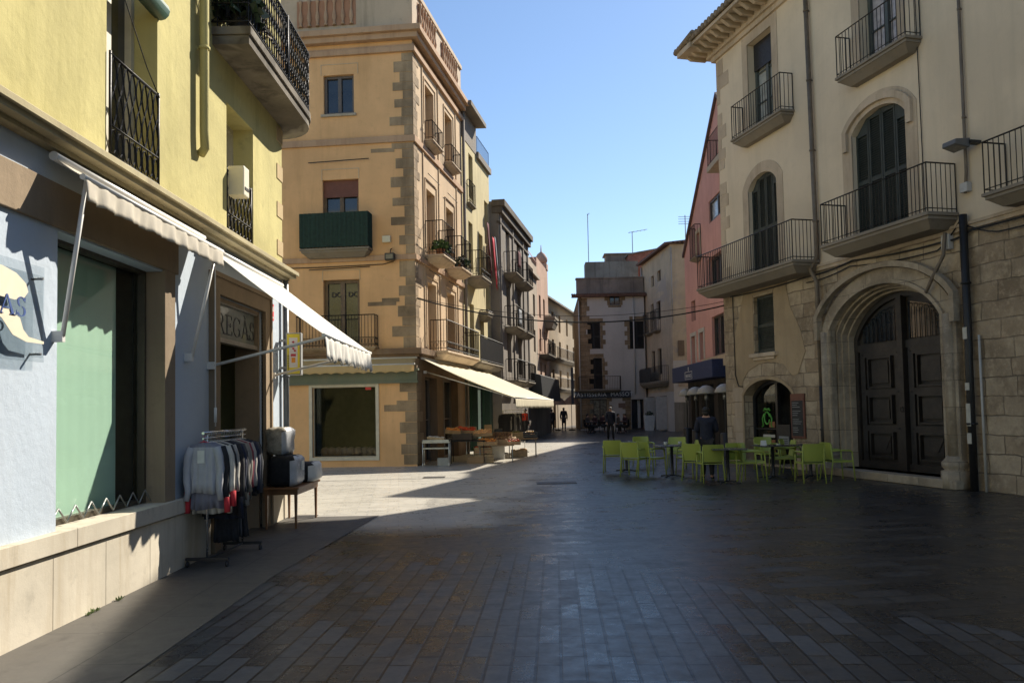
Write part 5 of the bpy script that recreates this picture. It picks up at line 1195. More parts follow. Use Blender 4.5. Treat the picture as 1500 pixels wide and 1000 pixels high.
mb = MB(); mb.box(S, 2.90, 3.35, .085, .088, .62, .84); mb.build('print', plain('grey_print', (.22, .23, .23), .6), hb)
mb = MB()
for z in (.66, .71, .76): mb.box(S, 2.93, 3.30, .088, .09, z, z + .02)
mb.build('writing', M_black, hb)
ic = MB(); ic.box(S, 8.72, 8.80, -.04, .05, 1.58, 1.86); tag(ic.build('intercom', plain('pale_grey_plastic', (.45, .44, .42), .5), bevel=.01), 'small pale intercom box on the right jamb of the carved portal', 'intercom')
# pipes, cables and lamps
M_cu = plain('brown_downpipe', (.16, .125, .09), .6, .2, var=.3, scale=3); M_dp = plain('black_downpipe', (.02, .019, .018), .5, .2)
ua = S.U(1187, 3, .1); ub = S.U(1196, 360, .1)
pA = [(ub - .1, .10, 12.3), (ub, .10, 5.25), (ub - .12, .22, 4.95), (ub - .02, .12, 4.65), (ub, .10, 2.1)]
pipe(S, 'drain_pipe', 'brown drain pipe running down left of the carved portal', pA, .055, M_cu)
pipe(S, 'drain_pipe', 'black cast iron foot of the drain pipe left of the portal', [(ub, .10, 2.1), (ub + .02, .10, 0)], .065, M_dp)
uc_ = S.U(1408, 120, .08); pB = [(uc_, .06, 12.3), (uc_, .06, 6.0), (uc_ - .02, .08, 5.6)]
pipe(S, 'conduit', 'thin grey conduit running up above the floodlight', pB, .030, M_cu)
us_ = 9.46
pipe(S, 'drain_pipe', 'thick black drain pipe right of the carved portal', [(us_, .12, 5.2), (us_, .12, 2.6), (us_, .13, 2.5), (us_, .13, 0)], .072, M_dp)
pipe(S, 'conduit', 'slim white conduit beside the thick black drain pipe', [(us_ + .19, .06, 2.9), (us_ + .20, .06, 0)], .022, plain('worn_white_pipe', (.42, .40, .36), .5), brackets=False)
mb = MB()
for i, (z, hgt) in enumerate(((2.95, .22), (1.95, .14), (1.42, .42), (.98, .2))): mb.box(S, us_ - .045, us_ + .05, .19, .203, z - hgt / 2, z + hgt / 2); mb.mark()
pn = thing('pipe_notices', 'row of pale paper notices stuck on the thick black drain pipe', 'notice', S.P(us_, .2, 1.9)); mb.build('paper', MATS['pale_sticker'], pn)
def wire(name, label, pts, r=.012, sag=0, n=16, mat=None):
    mb = MB(); out = []
    for a, b_ in zip(pts, pts[1:]):
        a, b_ = Vector(a), Vector(b_)
        for i in range(n): t = i / n; out.append(a + (b_ - a) * t - Vector((0, 0, sag * 4 * t * (1 - t))))
    out.append(Vector(pts[-1])); mb.tube(out, r, 6); return tag(mb.build(name, mat or M_cable), label, 'cable')
wire('wall_cable', 'black cable clipped along the stone wall just under the render', [S.P(.5, .05, 4.86), S.P(4.3, .06, 4.84), S.P(6.1, .06, 4.93), S.P(8.9, .06, 4.80), S.P(9.6, .07, 4.88), S.P(16, .06, 4.95)], .02, .04)
wire('wall_cable', 'second black cable looping under the right balcony on the stone wall', [S.P(4.3, .05, 4.70), S.P(6.0, .05, 4.82), S.P(8.7, .05, 4.66), S.P(9.3, .06, 5.1), S.P(10.2, .06, 4.72), S.P(16, .05, 4.80)], .014, .05)
wire('wall_cable', 'thin cable running down the stone corner left of the cafe', [S.P(.62, .04, 4.9), S.P(.64, .04, 2.55), S.P(.80, .04, 2.22), S.P(1.05, .04, 2.20)], .014)
wire('wall_cable', 'thin vertical cable on the render between the two big balconies', [S.P(8.35, .03, 12.2), S.P(8.40, .03, 5.5)], .010)
wire('conduit', 'looped grey conduit at the top right of the carved portal', [S.P(9.02, .14, 4.95), S.P(9.02, .20, 4.5), S.P(8.75, .24, 4.1), S.P(8.52, .20, 3.85)], .035, mat=M_cu)
mb = MB(); mb.box(S, 8.88, 9.08, 0, .12, 4.62, 4.92); tag(mb.build('junction_box', MATS['pale_grey_plastic'], bevel=.01), 'pale junction box above the right shoulder of the portal arch', 'box')
mb = MB(); mb.box(S, uc_ - .12, uc_ + .06, 0, .12, 5.62, 5.80); tag(mb.build('junction_box', MATS['pale_grey_plastic'], bevel=.01), 'pale junction box at the lower end of the thin conduit', 'box')
fl = thing('floodlight', 'grey floodlight on the cream mansion wall beside the thin conduit', 'floodlight', S.P(9.27, 0, 6.6))
uL, zL = S.at(1400, 212, .35)
mb = MB(); mb.hexa([S.P(uL + a, b_, zL + c) for a, b_, c in ((-.20, .22, -.10), (.20, .22, -.10), (.16, .52, -.04), (-.16, .52, -.04), (-.20, .20, .08), (.20, .20, .08), (.17, .50, .06), (-.17, .50, .06))]); mb.build('lamp_housing', plain('grey_lamp_case', (.10, .10, .10), .5), fl, bevel=.015)
mb = MB(); mb.box(S, uL + .12, uL + .24, .0, .24, zL - .03, zL + .03); mb.build('bracket', M_black, fl)
mb = MB(); mb.hexa([S.P(uL + a, b_, zL + c) for a, b_, c in ((-.16, .25, -.105), (.16, .25, -.105), (.13, .48, -.055), (-.13, .48, -.055), (-.16, .25, -.10), (.16, .25, -.10), (.13, .48, -.05), (-.13, .48, -.05))]); mb.build('lens', MATS['dull_lens'], fl)
a = OR.P(.1, .02, OR.at(610, 437)[1]); b_ = S.P(.05, .02, S.at(1063, 447)[1])
wire('overhead_cable', 'black cable strung across the street between the orange and cream corners', [a, b_], .022, .62, 40)
wire('overhead_cable', 'thin wire across the street just above the heavier cable', [a + Vector((0, 0, .02)), b_ + Vector((0, 0, .12))], .008, .50, 40)
t = thing('tv_antenna', 'small television antenna above the cream house beside the pink roof', 'antenna', (11.6, 53.5, 12.6)); mb = MB(); mb.tube([(11.6, 53.5, 12.3), (11.6, 53.5, 14.2)], .03, 5); mb.build('mast', M_gry, t)
mb = MB()
for i in range(4): mb.tube([(11.15, 53.5, 14.1 - i * .16), (12.0, 53.5, 14.1 - i * .16)], .015, 4)
mb.build('aerial', M_gry, t)
# ================================================================== cafe chairs and tables
M_lime = plain('lime_green_plastic', (.31, .36, .065), .42, var=.06, scale=3)
M_top = plain('dark_laminate_top', (.045, .045, .048), .25, var=.15); M_leg = plain('black_powder_coat', (.02, .02, .021), .45)
def curved_panel(mb, zs, half, ydep, y0, lean, t=.018, n=10):
    """back panel bowed across its width"""
    def pt(i, z, o):
        x = -half + 2 * half * i / n; k = (z - zs[0]) / (zs[-1] - zs[0]); hw = 1 - .10 * (1 - k) ** 2
        return Vector((x * hw, y0 + lean * k - ydep * (x / half) ** 2 + o, z))
    for o in (0, t): mb.grid([[pt(i, z, o) for i in range(n + 1)] for z in zs])
    for a, b_ in ((0, 0), (n, n)): mb.grid([[pt(a, z, 0), pt(a, z, t)] for z in zs])
    for z in (zs[0], zs[-1]): mb.grid([[pt(i, z, 0) for i in range(n + 1)], [pt(i, z, t) for i in range(n + 1)]])
def make_chair():
    t = thing('armchair', 'x', 'chair', (0, 0, 0)); LO = Fac((0, 0), (1, 0)); LO.n = Vector((0, 1, 0))
    mb = LM(); rows = []
    for i in range(9):
        y = -.235 + .46 * i / 8; rows.append([(-.225 + .45 * j / 8, y, .445 - .012 * math.sin(math.pi * i / 8) * math.sin(math.pi * j / 8) - (.018 if i == 0 else 0)) for j in range(9)])
    mb.grid(rows); mb.box(LO, -.23, .23, -.235, .225, .405, .425); mb.box(LO, -.235, .235, -.24, -.225, .40, .437); mb.box(LO, -.24, -.222, -.235, .225, .40, .447); mb.box(LO, .222, .24, -.235, .225, .40, .447)
    mb.build('seat', M_lime, t, bevel=.004)
    mb = LM(); curved_panel(mb, [.46, .52, .6, .68, .76, .82, .835], .225, .035, .235, .075); mb.build('backrest', M_lime, t)
    for sx in (-1, 1):
        mb = LM(); mb.tube([(sx * .225, -.215, .62), (sx * .232, -.225, .42), (sx * .245, -.255, 0)], .019, 8, r2=.014); mb.build('leg', M_lime, t)
        mb = LM(); mb.tube([(sx * .222, .27, .80), (sx * .225, .235, .44), (sx * .235, .30, 0)], .018, 8, r2=.014); mb.build('leg', M_lime, t)
        mb = LM(); pts = [(sx * .222, .255, .655), (sx * .255, .16, .662), (sx * .262, 0, .665), (sx * .25, -.16, .655), (sx * .232, -.205, .632), (sx * .226, -.213, .60)]
        mb.tube(pts, .019, 8); mb.build('armrest', M_lime, t)
    return t
chair = make_chair(); reg(chair)
# (pixel column and row of the chair's footprint centre, turn) ; 180 = back turned to us
CH = [(899, 691, 168, 'lime green armchair at the far left of the cafe terrace, its back to us'),
      (929, 697, 148, 'lime green armchair, second from the left, its back to us'),
      (955, 696, 120, 'lime green armchair turned sideways between the first two tables'),
      (944, 683, 10, 'lime green armchair behind the first table, facing us'),
      (992, 686, -15, 'lime green armchair facing us behind the second table beside the standing person'),
      (1010, 695, -80, 'lime green armchair seen from the side just left of the standing person'),
      (1022, 703, 140, 'lime green armchair half hidden behind the back of the foremost one'),
      (1041, 706, 182, 'lime green armchair squarely turned away from us in front of the standing person'),
      (1087, 705, 12, 'lime green armchair facing us with both arms showing, beside the third table'),
      (1104, 704, 82, 'lime green armchair seen edge on right of the third table'),
      (1124, 688, 4, 'lime green armchair facing us in front of the cafe door'),
      (1146, 697, -95, 'lime green armchair seen from the side below the menu sign'),
      (1163, 694, 60, 'lime green armchair turned toward the wall behind the fourth table'),
      (1187, 706, 179, 'lime green armchair with its back to us left of the brown drain pipe'),
      (1205, 690, -2, 'lime green armchair mostly hidden behind the fifth table'),
      (1228, 703, 98, 'lime green armchair at the far right of the terrace seen edge on')]
for i, (px, py, a, lab) in enumerate(CH):
    x, y = ground(px, py); o = chair if i == 0 else dup(chair, (0, 0, 0), 0, lab)
    o.location = (x, y, 0); o.rotation_euler = (0, 0, R(a)); o['label'] = lab; o['group'] = 'lime green armchairs on the cafe terrace'
tb0 = thing('cafe_table', 'x', 'table', (0, 0, 0)); LO = Fac((0, 0), (1, 0)); LO.n = Vector((0, 1, 0))
mb = LM(); mb.box(LO, -.36, .36, -.36, .36, .725, .75); mb.build('tabletop', M_top, tb0, bevel=.006)
mb = LM(); mb.lathe((0, 0, 0), [(.05, .02), (.036, .06), (.036, .70), (.12, .725)], 12); mb.build('pedestal', M_leg, tb0)
for k in range(4):
    mb = LM(); c_, s_ = math.cos(k * math.pi / 2 + .78), math.sin(k * math.pi / 2 + .78); mb.tube([(.02 * c_, .02 * s_, .05), (.16 * c_, .16 * s_, .035), (.31 * c_, .31 * s_, .012)], .018, 6); mb.build('foot', M_leg, tb0)
reg(tb0)
TB = [(918, 690, 8, 'dark cafe table at the left end of the terrace between the first green chairs'), (985, 698, 4, 'dark cafe table with small glasses left of the standing person'), (1067, 707, -6, 'dark cafe table in the front middle of the terrace'),
      (1133, 700, 10, 'dark cafe table in front of the cafe door with a small white card'), (1188, 699, 3, 'dark cafe table hidden behind the rightmost chair backs')]
for i, (px, py, a, lab) in enumerate(TB):
    x, y = ground(px, py); o = tb0 if i == 0 else dup(tb0, (0, 0, 0), 0, lab)
    o.location = (x, y, 0); o.rotation_euler = (0, 0, R(a)); o['label'] = lab; o['group'] = 'dark cafe tables'
x, y = ground(985, 698)
for k, (dx, dy) in enumerate(((-.15, -.05), (.22, .1))):
    mb = MB(); mb.lathe((x + dx, y + dy, .75), [(.035, 0), (.045, .03), (.045, .085)], 10)
    tag(mb.build('glass_jar', plain('milky_glass', (.42, .44, .38), .2)), ('small glass jar on the left half of the second cafe table', 'small glass jar on the right half of the second cafe table')[k], 'jar')
x, y = ground(1120, 700); mb = MB(); mb.hexa([(x + a, y + b_, z) for z, q in ((.75, .05), (.86, .01)) for a, b_ in ((-.06, -q), (.06, -q), (.06, q), (-.06, q))])
tag(mb.build('menu_card', plain('white_card', (.6, .6, .57), .6)), 'small white folded card standing on a cafe table by the door', 'card')

for k, (px, py, dx, dy, r_, h_, lab) in enumerate(((1067, 707, -.12, .1, .04, .07, 'white coffee cup on the third cafe table'), (1133, 700, .1, -.12, .055, .03, 'small glass ashtray on the table before the cafe door'), (918, 690, .1, .05, .055, .03, 'small glass ashtray on the leftmost cafe table'))):
    x, y = ground(px, py); mb = MB(); mb.lathe((x + dx, y + dy, .75), [(r_ * .7, 0), (r_, h_ * .6), (r_ * 1.05, h_), (r_ * .9, h_), (r_ * .6, .008)], 12); tag(mb.build('coffee_cup' if k == 0 else 'ashtray', MATS['white_card'] if k == 0 else MATS['milky_glass']), lab, 'cup' if k == 0 else 'ashtray')
# ================================================================== people
M_skin = plain('skin', (.42, .24, .16), .55, var=.08, scale=20)
def skin_part(name, mat, parent, pts, edges, root=0, lvl=1):
    me = bpy.data.meshes.new(name); me.from_pydata([p[:3] for p in pts], edges, []); me.materials.append(mat)
    o = bpy.data.objects.new(name, me); COL.objects.link(o); o.parent = parent
    md = o.modifiers.new('skin', 'SKIN'); md.use_smooth_shade = True
    for i, p in enumerate(pts):
        rr = p[3] if isinstance(p[3], tuple) else (p[3], p[3]); me.skin_vertices[0].data[i].radius = rr; me.skin_vertices[0].data[i].use_root = (i == root)
    s_ = o.modifiers.new('smooth', 'SUBSURF'); s_.levels = lvl; s_.render_levels = lvl
    # keep the evaluated surface as ordinary geometry
    dg = bpy.context.evaluated_depsgraph_get(); ev_ = o.evaluated_get(dg); m2 = bpy.data.meshes.new_from_object(ev_)
    o.modifiers.clear(); o.data = m2
    if not m2.materials: m2.materials.append(mat)
    for q in m2.polygons: q.use_smooth = True
    return o
def person(label, loc, rz, h=1.7, pose='stand', coat=(.02, .02, .025), legs=(.02, .02, .022), hair=(.02, .015, .01), arms='down', long=False, stride=.0, group=None, bald=False):
    t = thing('person', label, 'person', loc, R(rz), group); k = h / 1.72
    sit = pose == 'sit'; hz = .50 if sit else .92
    hip = Vector((0, 0, hz)); P = {}
    up = hz - .92
    P['pel'] = (0, 0, hz, (.145, .10)); P['waist'] = (0, 0, 1.08 + up, (.13, .095)); P['chest'] = (0, .0, 1.30 + up, (.155, .11)); P['neckb'] = (0, .01, 1.44 + up, (.075, .07)); P['neck'] = (0, -.005, 1.50 + up, .052); P['head'] = (0, -.015, 1.575 + up, (.073, .086)); P['crown'] = (0, -.005, 1.655 + up, (.066, .078))
    E = [('pel', 'waist'), ('waist', 'chest'), ('chest', 'neckb'), ('neckb', 'neck'), ('neck', 'head'), ('head', 'crown')]
    for s_, n in ((-1, 'L'), (1, 'R')):
        if sit: kn, an, toe = (s_ * .12, -.42, .50), (s_ * .12, -.42, .10), (s_ * .13, -.56, .03)
        else:
            f = stride * s_; kn, an, toe = (s_ * .10, -.04 - f * .5, .50), (s_ * .10, f * -1.0 + .02, .09), (s_ * .12, f * -1.0 - .13, .03)
        P['hip' + n] = (s_ * .09, 0, hz - .04, .092); P['kn' + n] = (*kn, .058); P['an' + n] = (*an, .038); P['toe' + n] = (*toe, .032)
        P['sh' + n] = (s_ * .17, 0, 1.405 + up, .058)
        if arms == 'down': el, wr = (s_ * .235, .02, 1.13 + up), (s_ * .24, -.06, .88 + up)
        elif arms == 'front': el, wr = (s_ * .24, -.02, 1.14 + up), (s_ * .10, -.25, 1.20 + up)
        elif arms == 'swing': el, wr = (s_ * .235, .04 + .10 * s_, 1.14 + up), (s_ * .24, -.04 + .22 * s_, .92 + up)
        P['el' + n] = (*el, .042); P['wr' + n] = (*wr, .027)
        d = (Vector(wr) - Vector(el)).normalized(); c = Vector(wr) + d * .07; P['palm' + n] = (*c, (.034, .02))
        E += [('pel', 'hip' + n), ('hip' + n, 'kn' + n), ('kn' + n, 'an' + n), ('an' + n, 'toe' + n), ('neckb', 'sh' + n), ('sh' + n, 'el' + n), ('el' + n, 'wr' + n), ('wr' + n, 'palm' + n)]
        sd = d.cross(Vector((1, 0, 0))).normalized()
        for q in range(4):
            m_ = c + sd * (.026 * (q - 1.5)) + d * (.065 - .006 * abs(q - 1.2)) + Vector((-s_ * .012, 0, 0)); P['f%d%s' % (q, n)] = (*m_, .0085); E.append(('palm' + n, 'f%d%s' % (q, n)))
        m_ = Vector(wr) + d * .06 - sd * .055; P['th' + n] = (*m_, .010); E.append(('wr' + n, 'th' + n))
    keys = list(P); pts = [(P[q][0] * k, P[q][1] * k, P[q][2] * k, P[q][3]) for q in keys]; ed = [(keys.index(a), keys.index(b_)) for a, b_ in E]
    skin_part('body', M_skin, t, pts, ed)
    nose = LM(); hz_ = 1.575 + up; nose.hexa([(x * k, y * k, z * k) for x, y, z in ((-.016, -.095, hz_ - .02), (.016, -.095, hz_ - .02), (.010, -.118, hz_ - .016), (-.010, -.118, hz_ - .016), (-.008, -.09, hz_ + .03), (.008, -.09, hz_ + .03), (.004, -.10, hz_ + .03), (-.004, -.10, hz_ + .03))]); nose.build('nose', M_skin, t)
    for s_ in (-1, 1):
        mb = LM(); mb.blob((s_ * .030 * k, -.092 * k, (hz_ + .028) * k), .012, .008, .008, 6, 0); mb.build('eye', M_black, t)
    cm = plain('cloth_%d_%d_%d' % tuple(int(x * 999) for x in coat), coat, .85, var=.3, scale=10, bump=.2)
    def sub(ns, es, grow, name, mat, extra=()):
        pp = [(P[q][0] * k, P[q][1] * k, P[q][2] * k, tuple(r_ + grow for r_ in (P[q][3] if isinstance(P[q][3], tuple) else (P[q][3],) * 2))) for q in ns]; ee = [(ns.index(a), ns.index(b_)) for a, b_ in es]
        for e_, fr in extra: pp.append(e_); ee.append((ns.index(fr), len(pp) - 1))
        return skin_part(name, mat, t, pp, ee)
    ex = [((0, 0, (hz - .38) * k, (.19, .14)), 'pel')] if long and not sit else ([((0, 0, (hz - .12) * k, (.165, .125)), 'pel')] if not sit else [])
    P['neck2'] = (0, .012, 1.49 + up, .062)
    sub(['pel', 'waist', 'chest', 'neckb', 'neck2', 'shL', 'elL', 'wrL', 'shR', 'elR', 'wrR'], [('pel', 'waist'), ('waist', 'chest'), ('chest', 'neckb'), ('neckb', 'neck2'), ('neckb', 'shL'), ('shL', 'elL'), ('elL', 'wrL'), ('neckb', 'shR'), ('shR', 'elR'), ('elR', 'wrR')], .026, 'coat', cm, ex)
    lm = plain('trousers_%d_%d_%d' % tuple(int(x * 999) for x in legs), legs, .85, var=.2, scale=10)
    sub(['pel', 'hipL', 'knL', 'anL', 'hipR', 'knR', 'anR'], [('pel', 'hipL'), ('hipL', 'knL'), ('knL', 'anL'), ('pel', 'hipR'), ('hipR', 'knR'), ('knR', 'anR')], .016, 'trousers', lm)
    for n in 'LR': sub(['an' + n, 'toe' + n], [('an' + n, 'toe' + n)], .012, 'shoe', M_black)
    if not bald:
        mb = LM(); mb.blob((0, .012 * k, (1.635 + up) * k), .088, .105, .075, 12, .04); mb.blob((0, .045 * k, (1.575 + up) * k), .080, .062, .075, 10, .04); mb.build('hair', plain('hair_%d' % int(hair[0] * 999), hair, .7, var=.4, scale=30), t)
    return t
x, y = ground(1037, 702)
person('person in a navy coat standing with their back to us among the green chairs', (x, y, 0), 165, 1.66, coat=(.012, .014, .028), legs=(.02, .018, .016), arms='front', long=True, stride=.10)
x, y = ground(895, 646)
person('man in a dark jacket and dark trousers walking toward us beyond the green chairs', (x, y, 0), 5, 1.70, arms='swing', coat=(.02, .022, .032), legs=(.012, .012, .014), stride=.16, hair=(.12, .11, .10))
PEO = [(861, 633, 60, 'sit', 'seated person in black at the left table before the pastry shop'), (872, 634, -60, 'sit', 'seated person in dark green beside the lit pastry shop window'),
       (884, 633, 20, 'sit', 'seated person partly behind the walking man outside the pastry shop'), (906, 633, 80, 'sit', 'seated person in dark clothes right of the walking man'), (916, 634, -70, 'sit', 'seated person in a black coat nearest the small wall plaque')]
for px, py, a, po, lab in PEO:
    x, y = ground(px, py); person(lab, (x, y, 0), a, 1.66, po, coat=random.choice(((.015, .015, .018), (.06, .045, .035), (.03, .045, .035), (.05, .02, .02))), arms='front', group='people seated outside the pastry shop')
x, y = ground(820, 612); 
person('hooded dark figure walking away at the end of the lane', (3.75, 60.5, 0), 170, 1.7, coat=(.012, .012, .013), long=True, stride=.08); person('shorter dark figure beside the wall at the end of the lane', (2.75, 58, 0), 150, 1.6, coat=(.02, .016, .014), long=True)
person('person in black standing in the shade past the cream awning', (.65, 42.5, 0), 120, 1.72, coat=(.012, .012, .012), stride=.08)
for k, (px, py, lab) in enumerate(((866, 635, 'small cafe table at the left among the people outside the pastry shop'), (911, 635, 'small cafe table at the right outside the pastry shop'))):
    x, y = ground(px, py); dup(tb0, (x, y + .3, 0), 0, lab)['group'] = 'cafe tables outside the pastry shop'
for k, (px, py, a, lab) in enumerate(((861, 633, 60, 'left dark chair under a seated person outside the pastry shop'), (872, 634, -60, 'dark chair by the lit pastry shop window'), (884, 633, 20, 'middle dark chair outside the pastry shop'), (906, 633, 80, 'dark chair right of the walking man'), (916, 634, -70, 'rightmost dark chair outside the pastry shop'))):
    x, y = ground(px, py)
    if k == 0:
        sc0 = thing('stool', lab, 'chair', (x, y, 0), R(a), 'dark chairs outside the pastry shop'); mb = LM(); mb.box(LO, -.2, .2, -.2, .2, .40, .43); mb.build('seat', M_black, sc0); mb = LM(); mb.box(LO, -.2, .2, .19, .21, .43, .85); mb.build('backrest', M_black, sc0)
        for sx in (-1, 1):
            for sy in (-1, 1): mb = LM(); mb.tube([(sx * .18, sy * .18, 0), (sx * .18, sy * .18, .4)], .014, 5); mb.build('leg', M_black, sc0)
        sc0.name = 'dark_chair'; reg(sc0)
    else: dup(sc0, (x, y, 0), R(a), lab)

# ================================================================== clothes rail by the shop door
M_chrome = plain('chrome', (.6, .6, .6), .2, .9, var=.05)
rk = thing('clothes_rack', 'chrome clothes rail on castors beside the shop door of the blue wall', 'clothes rack', (-3.40, 9.7, 0))
mb = MB(); mb.tube([(-3.43, 9.08, 1.49), (-3.40, 10.42, 1.50)], .016, 10); mb.tube([(-3.43, 9.08, 1.43), (-3.40, 10.42, 1.44)], .010, 8); mb.build('rail', M_chrome, rk)
for yy, xx in ((9.2, -3.43), (10.3, -3.40)):
    mb = MB(); mb.tube([(xx, yy, .10), (xx, yy, 1.49)], .013, 8); mb.build('post', M_chrome, rk)
    mb = MB(); mb.box(ID, xx - .24, xx + .24, yy - .02, yy + .02, .075, .11); f_ = mb.build('foot', M_leg, rk, bevel=.005)
    mb = MB()
    for s_ in (-1, 1): mb.tube([(xx + s_ * .22 - .012, yy, .034), (xx + s_ * .22 + .012, yy, .034)], .033, 12); mb.tube([(xx + s_ * .22, yy, .05), (xx + s_ * .22, yy, .09)], .01, 6)
    mb.build('castor', M_black, f_)
mb = MB(); mb.tube([(-3.43, 9.2, .09), (-3.40, 10.3, .09)], .012, 8); mb.build('base_bar', M_leg, rk)
def garment(label, x, y, zt, L, w, mat, sleeve=None, slmat=None, yoke=None, tilt=0, dep=.055, sl=.48, hang=None, cuff=None, name='jumper', seed=1, tagc=False):
    rn = random.Random(seed); t = thing(name, label, 'clothing', (x, y, zt), R(tilt), 'clothes on the chrome rail'); n = 20
    n = 40; f1_, f2_ = rn.uniform(6, 9), rn.uniform(11, 15); tw = rn.uniform(-.02, .02)
    def ring(hw, d, z, ph):
        k_ = min(1, -z / L); am = .006 + .020 * k_
        return [(hw * math.cos(g) * (1 + .03 * math.sin(5 * g + ph)) + tw * k_, d * math.sin(g) + am * math.sin(f1_ * math.cos(g) * 2.2 + ph * .4) + am * .45 * math.sin(f2_ * math.cos(g) * 2 + 2 + 3 * k_), z - .012 * k_ * math.sin(3 * g + ph)) for g in [2 * math.pi * j / n for j in range(n + 1)]]
    rows = []; ph = rn.uniform(0, 6)
    prof = [(0, .30, .5), (.02, .55, .7), (.05, .86, .9), (.09, .97, 1), (.22, .92, 1), (.5, .93, 1.1), (.8, .98, 1.15), (1.0, 1.02, 1.1)]
    for k, wf, df in prof: rows.append(ring(w / 2 * wf, dep * df * .8, -L * k, ph + k * .6))
    mb = LM(); nb = len(rows); mb.grid(rows); mats = [mat]
    if yoke:
        mats.append(yoke); mb.mi = [1 if i < 3 * n else 0 for i in range(len(mb.mi))]
    mb.build('fabric', mats, t, solid=.004)
    if sleeve is not None:
        for s_ in (-1, 1):
            mb = LM(); p = [(s_ * w * .41, 0, -.055), (s_ * w * .52, -.01, -.16), (s_ * (w * .55 + .004), -.012 + rn.uniform(-.02, .02), -.16 - sl * .25), (s_ * (w * .55), -.02 + rn.uniform(-.02, .02), -.16 - sl * .5), (s_ * (w * .54 + rn.uniform(-.01, .02)), -.02, -.14 - sl * .75), (s_ * (w * .55 + .01), -.02, -.12 - sl)]; mb.tube(p, .050, 10, r2=.032); mb.build('sleeve', slmat or mat, t)
            if cuff: mb = LM(); mb.tube([(s_ * (w * .57 + .01), -.02, -.12 - sl + .01), (s_ * (w * .57 + .015), -.02, -.12 - sl - .16)], .036, 8, r2=.034); mb.build('cuff', cuff, t)
    mb = LM(); mb.tube([(-w * .36, 0, -.07), (-.05, 0, -.005), (0, 0, .012), (.05, 0, -.005), (w * .36, 0, -.07)], .010, 6); mb.tube([(0, 0, .01), (0, 0, .06), (.018, 0, .085), (0, 0, 1.515 - zt), (-.018, 0, .075)], .003, 5)
    mb.build('hanger', hang or M_chrome, t); return t
G = lambda nm, c, v=.1: plain(nm, c, .9, var=v, scale=7, bump=.25)
g_lt = G('light_grey_jersey', (.40, .40, .43)); g_sl = G('slate_grey_jersey', (.20, .20, .25)); g_wh = G('ivory_knit', (.50, .47, .42)); g_bk = G('black_knit', (.018, .018, .022)); g_nv = G('navy_knit', (.02, .025, .05)); g_gb = G('grey_brown_knit', (.24, .22, .19)); g_rd = G('red_knit', (.50, .03, .04)); g_dg = G('charcoal_knit', (.07, .07, .075)); g_cr = G('pale_grey_knit', (.36, .34, .31)); g_dk = G('dark_rose_knit', (.20, .03, .05))
garment('pale grey raglan top with a slate yoke at the near end of the rail', -3.45, 9.16, 1.385, .56, .32, g_lt, True, g_lt, g_sl, 6, cuff=None, hang=plain('red_hanger', (.45, .03, .08), .4), sl=.52, seed=3)
mb = MB(); mb.box(ID, -3.50, -3.42, 9.095, 9.10, 1.16, 1.30); tg = tag(mb.build('price_tag', MATS['white_card']), 'white price tag on the pale grey raglan top', 'tag'); tg.rotation_euler = (0, 0, 0)
garment('slate pinafore hanging just behind the pale grey top with red cuffs', -3.43, 9.22, 1.385, .74, .36, g_sl, True, g_bk, None, 4, cuff=g_rd, sl=.50, seed=4)
garment('ivory dress behind the slate pinafore', -3.42, 9.28, 1.385, .79, .42, g_wh, True, g_wh, None, 4, cuff=g_rd, sl=.44, seed=5)
GL = [('brown black jacket fourth along the rail', g_bk, .62, .44, g_bk), ('pale grey knit with long sleeves behind the dark jacket', g_cr, .72, .42, g_cr), ('ivory long top halfway down the near half of the rail', g_wh, .74, .40, g_wh), ('black quilted coat in the middle of the rail', g_bk, .86, .44, g_bk),
      ('navy coat beside the black quilted coat', g_nv, .90, .44, g_nv), ('charcoal cardigan with a white tag', g_dg, .76, .42, g_dg), ('grey brown striped jumper past the middle of the rail', g_gb, .70, .42, g_gb), ('light grey brown long cardigan', g_cr, .78, .42, g_gb), ('dark rose jumper showing at the collar', g_dk, .66, .40, g_dk),
      ('pale cardigan toward the far end of the rail', g_cr, .72, .42, g_cr), ('navy jacket near the far end of the rail', g_nv, .64, .44, g_nv), ('charcoal coat, last but one on the rail', g_dg, .70, .44, g_dg), ('black knit coat at the far end of the rail', g_bk, .68, .42, g_bk)]
for i, (lab, mt, L, w, s_) in enumerate(GL): garment(lab, -3.42 + .0015 * i, 9.35 + i * .079, 1.385, L, w, mt, True, s_, None, random.uniform(-7, 7), sl=random.uniform(.42, .55), seed=30 + i, dep=.05, name='hanging_garment')
mb = MB(); mb.box(ID, -3.27, -3.15, 9.78, 9.785, .98, 1.24); tag(mb.build('price_tag', MATS['white_card']), 'large white label on the charcoal cardigan in the middle of the rail', 'tag')
for i, (yy, L) in enumerate(((9.75, .42), (9.9, .38), (10.05, .40))):
    garment(('dark trousers hung low under the coats near the middle', 'grey trousers hung low under the coats', 'dark skirt hung low at the far half of the rail')[i], -3.41, yy, .62, L, .30, (g_bk, g_dg, g_bk)[i], None, dep=.05, seed=50 + i, name='hanging_garment', hang=M_black)

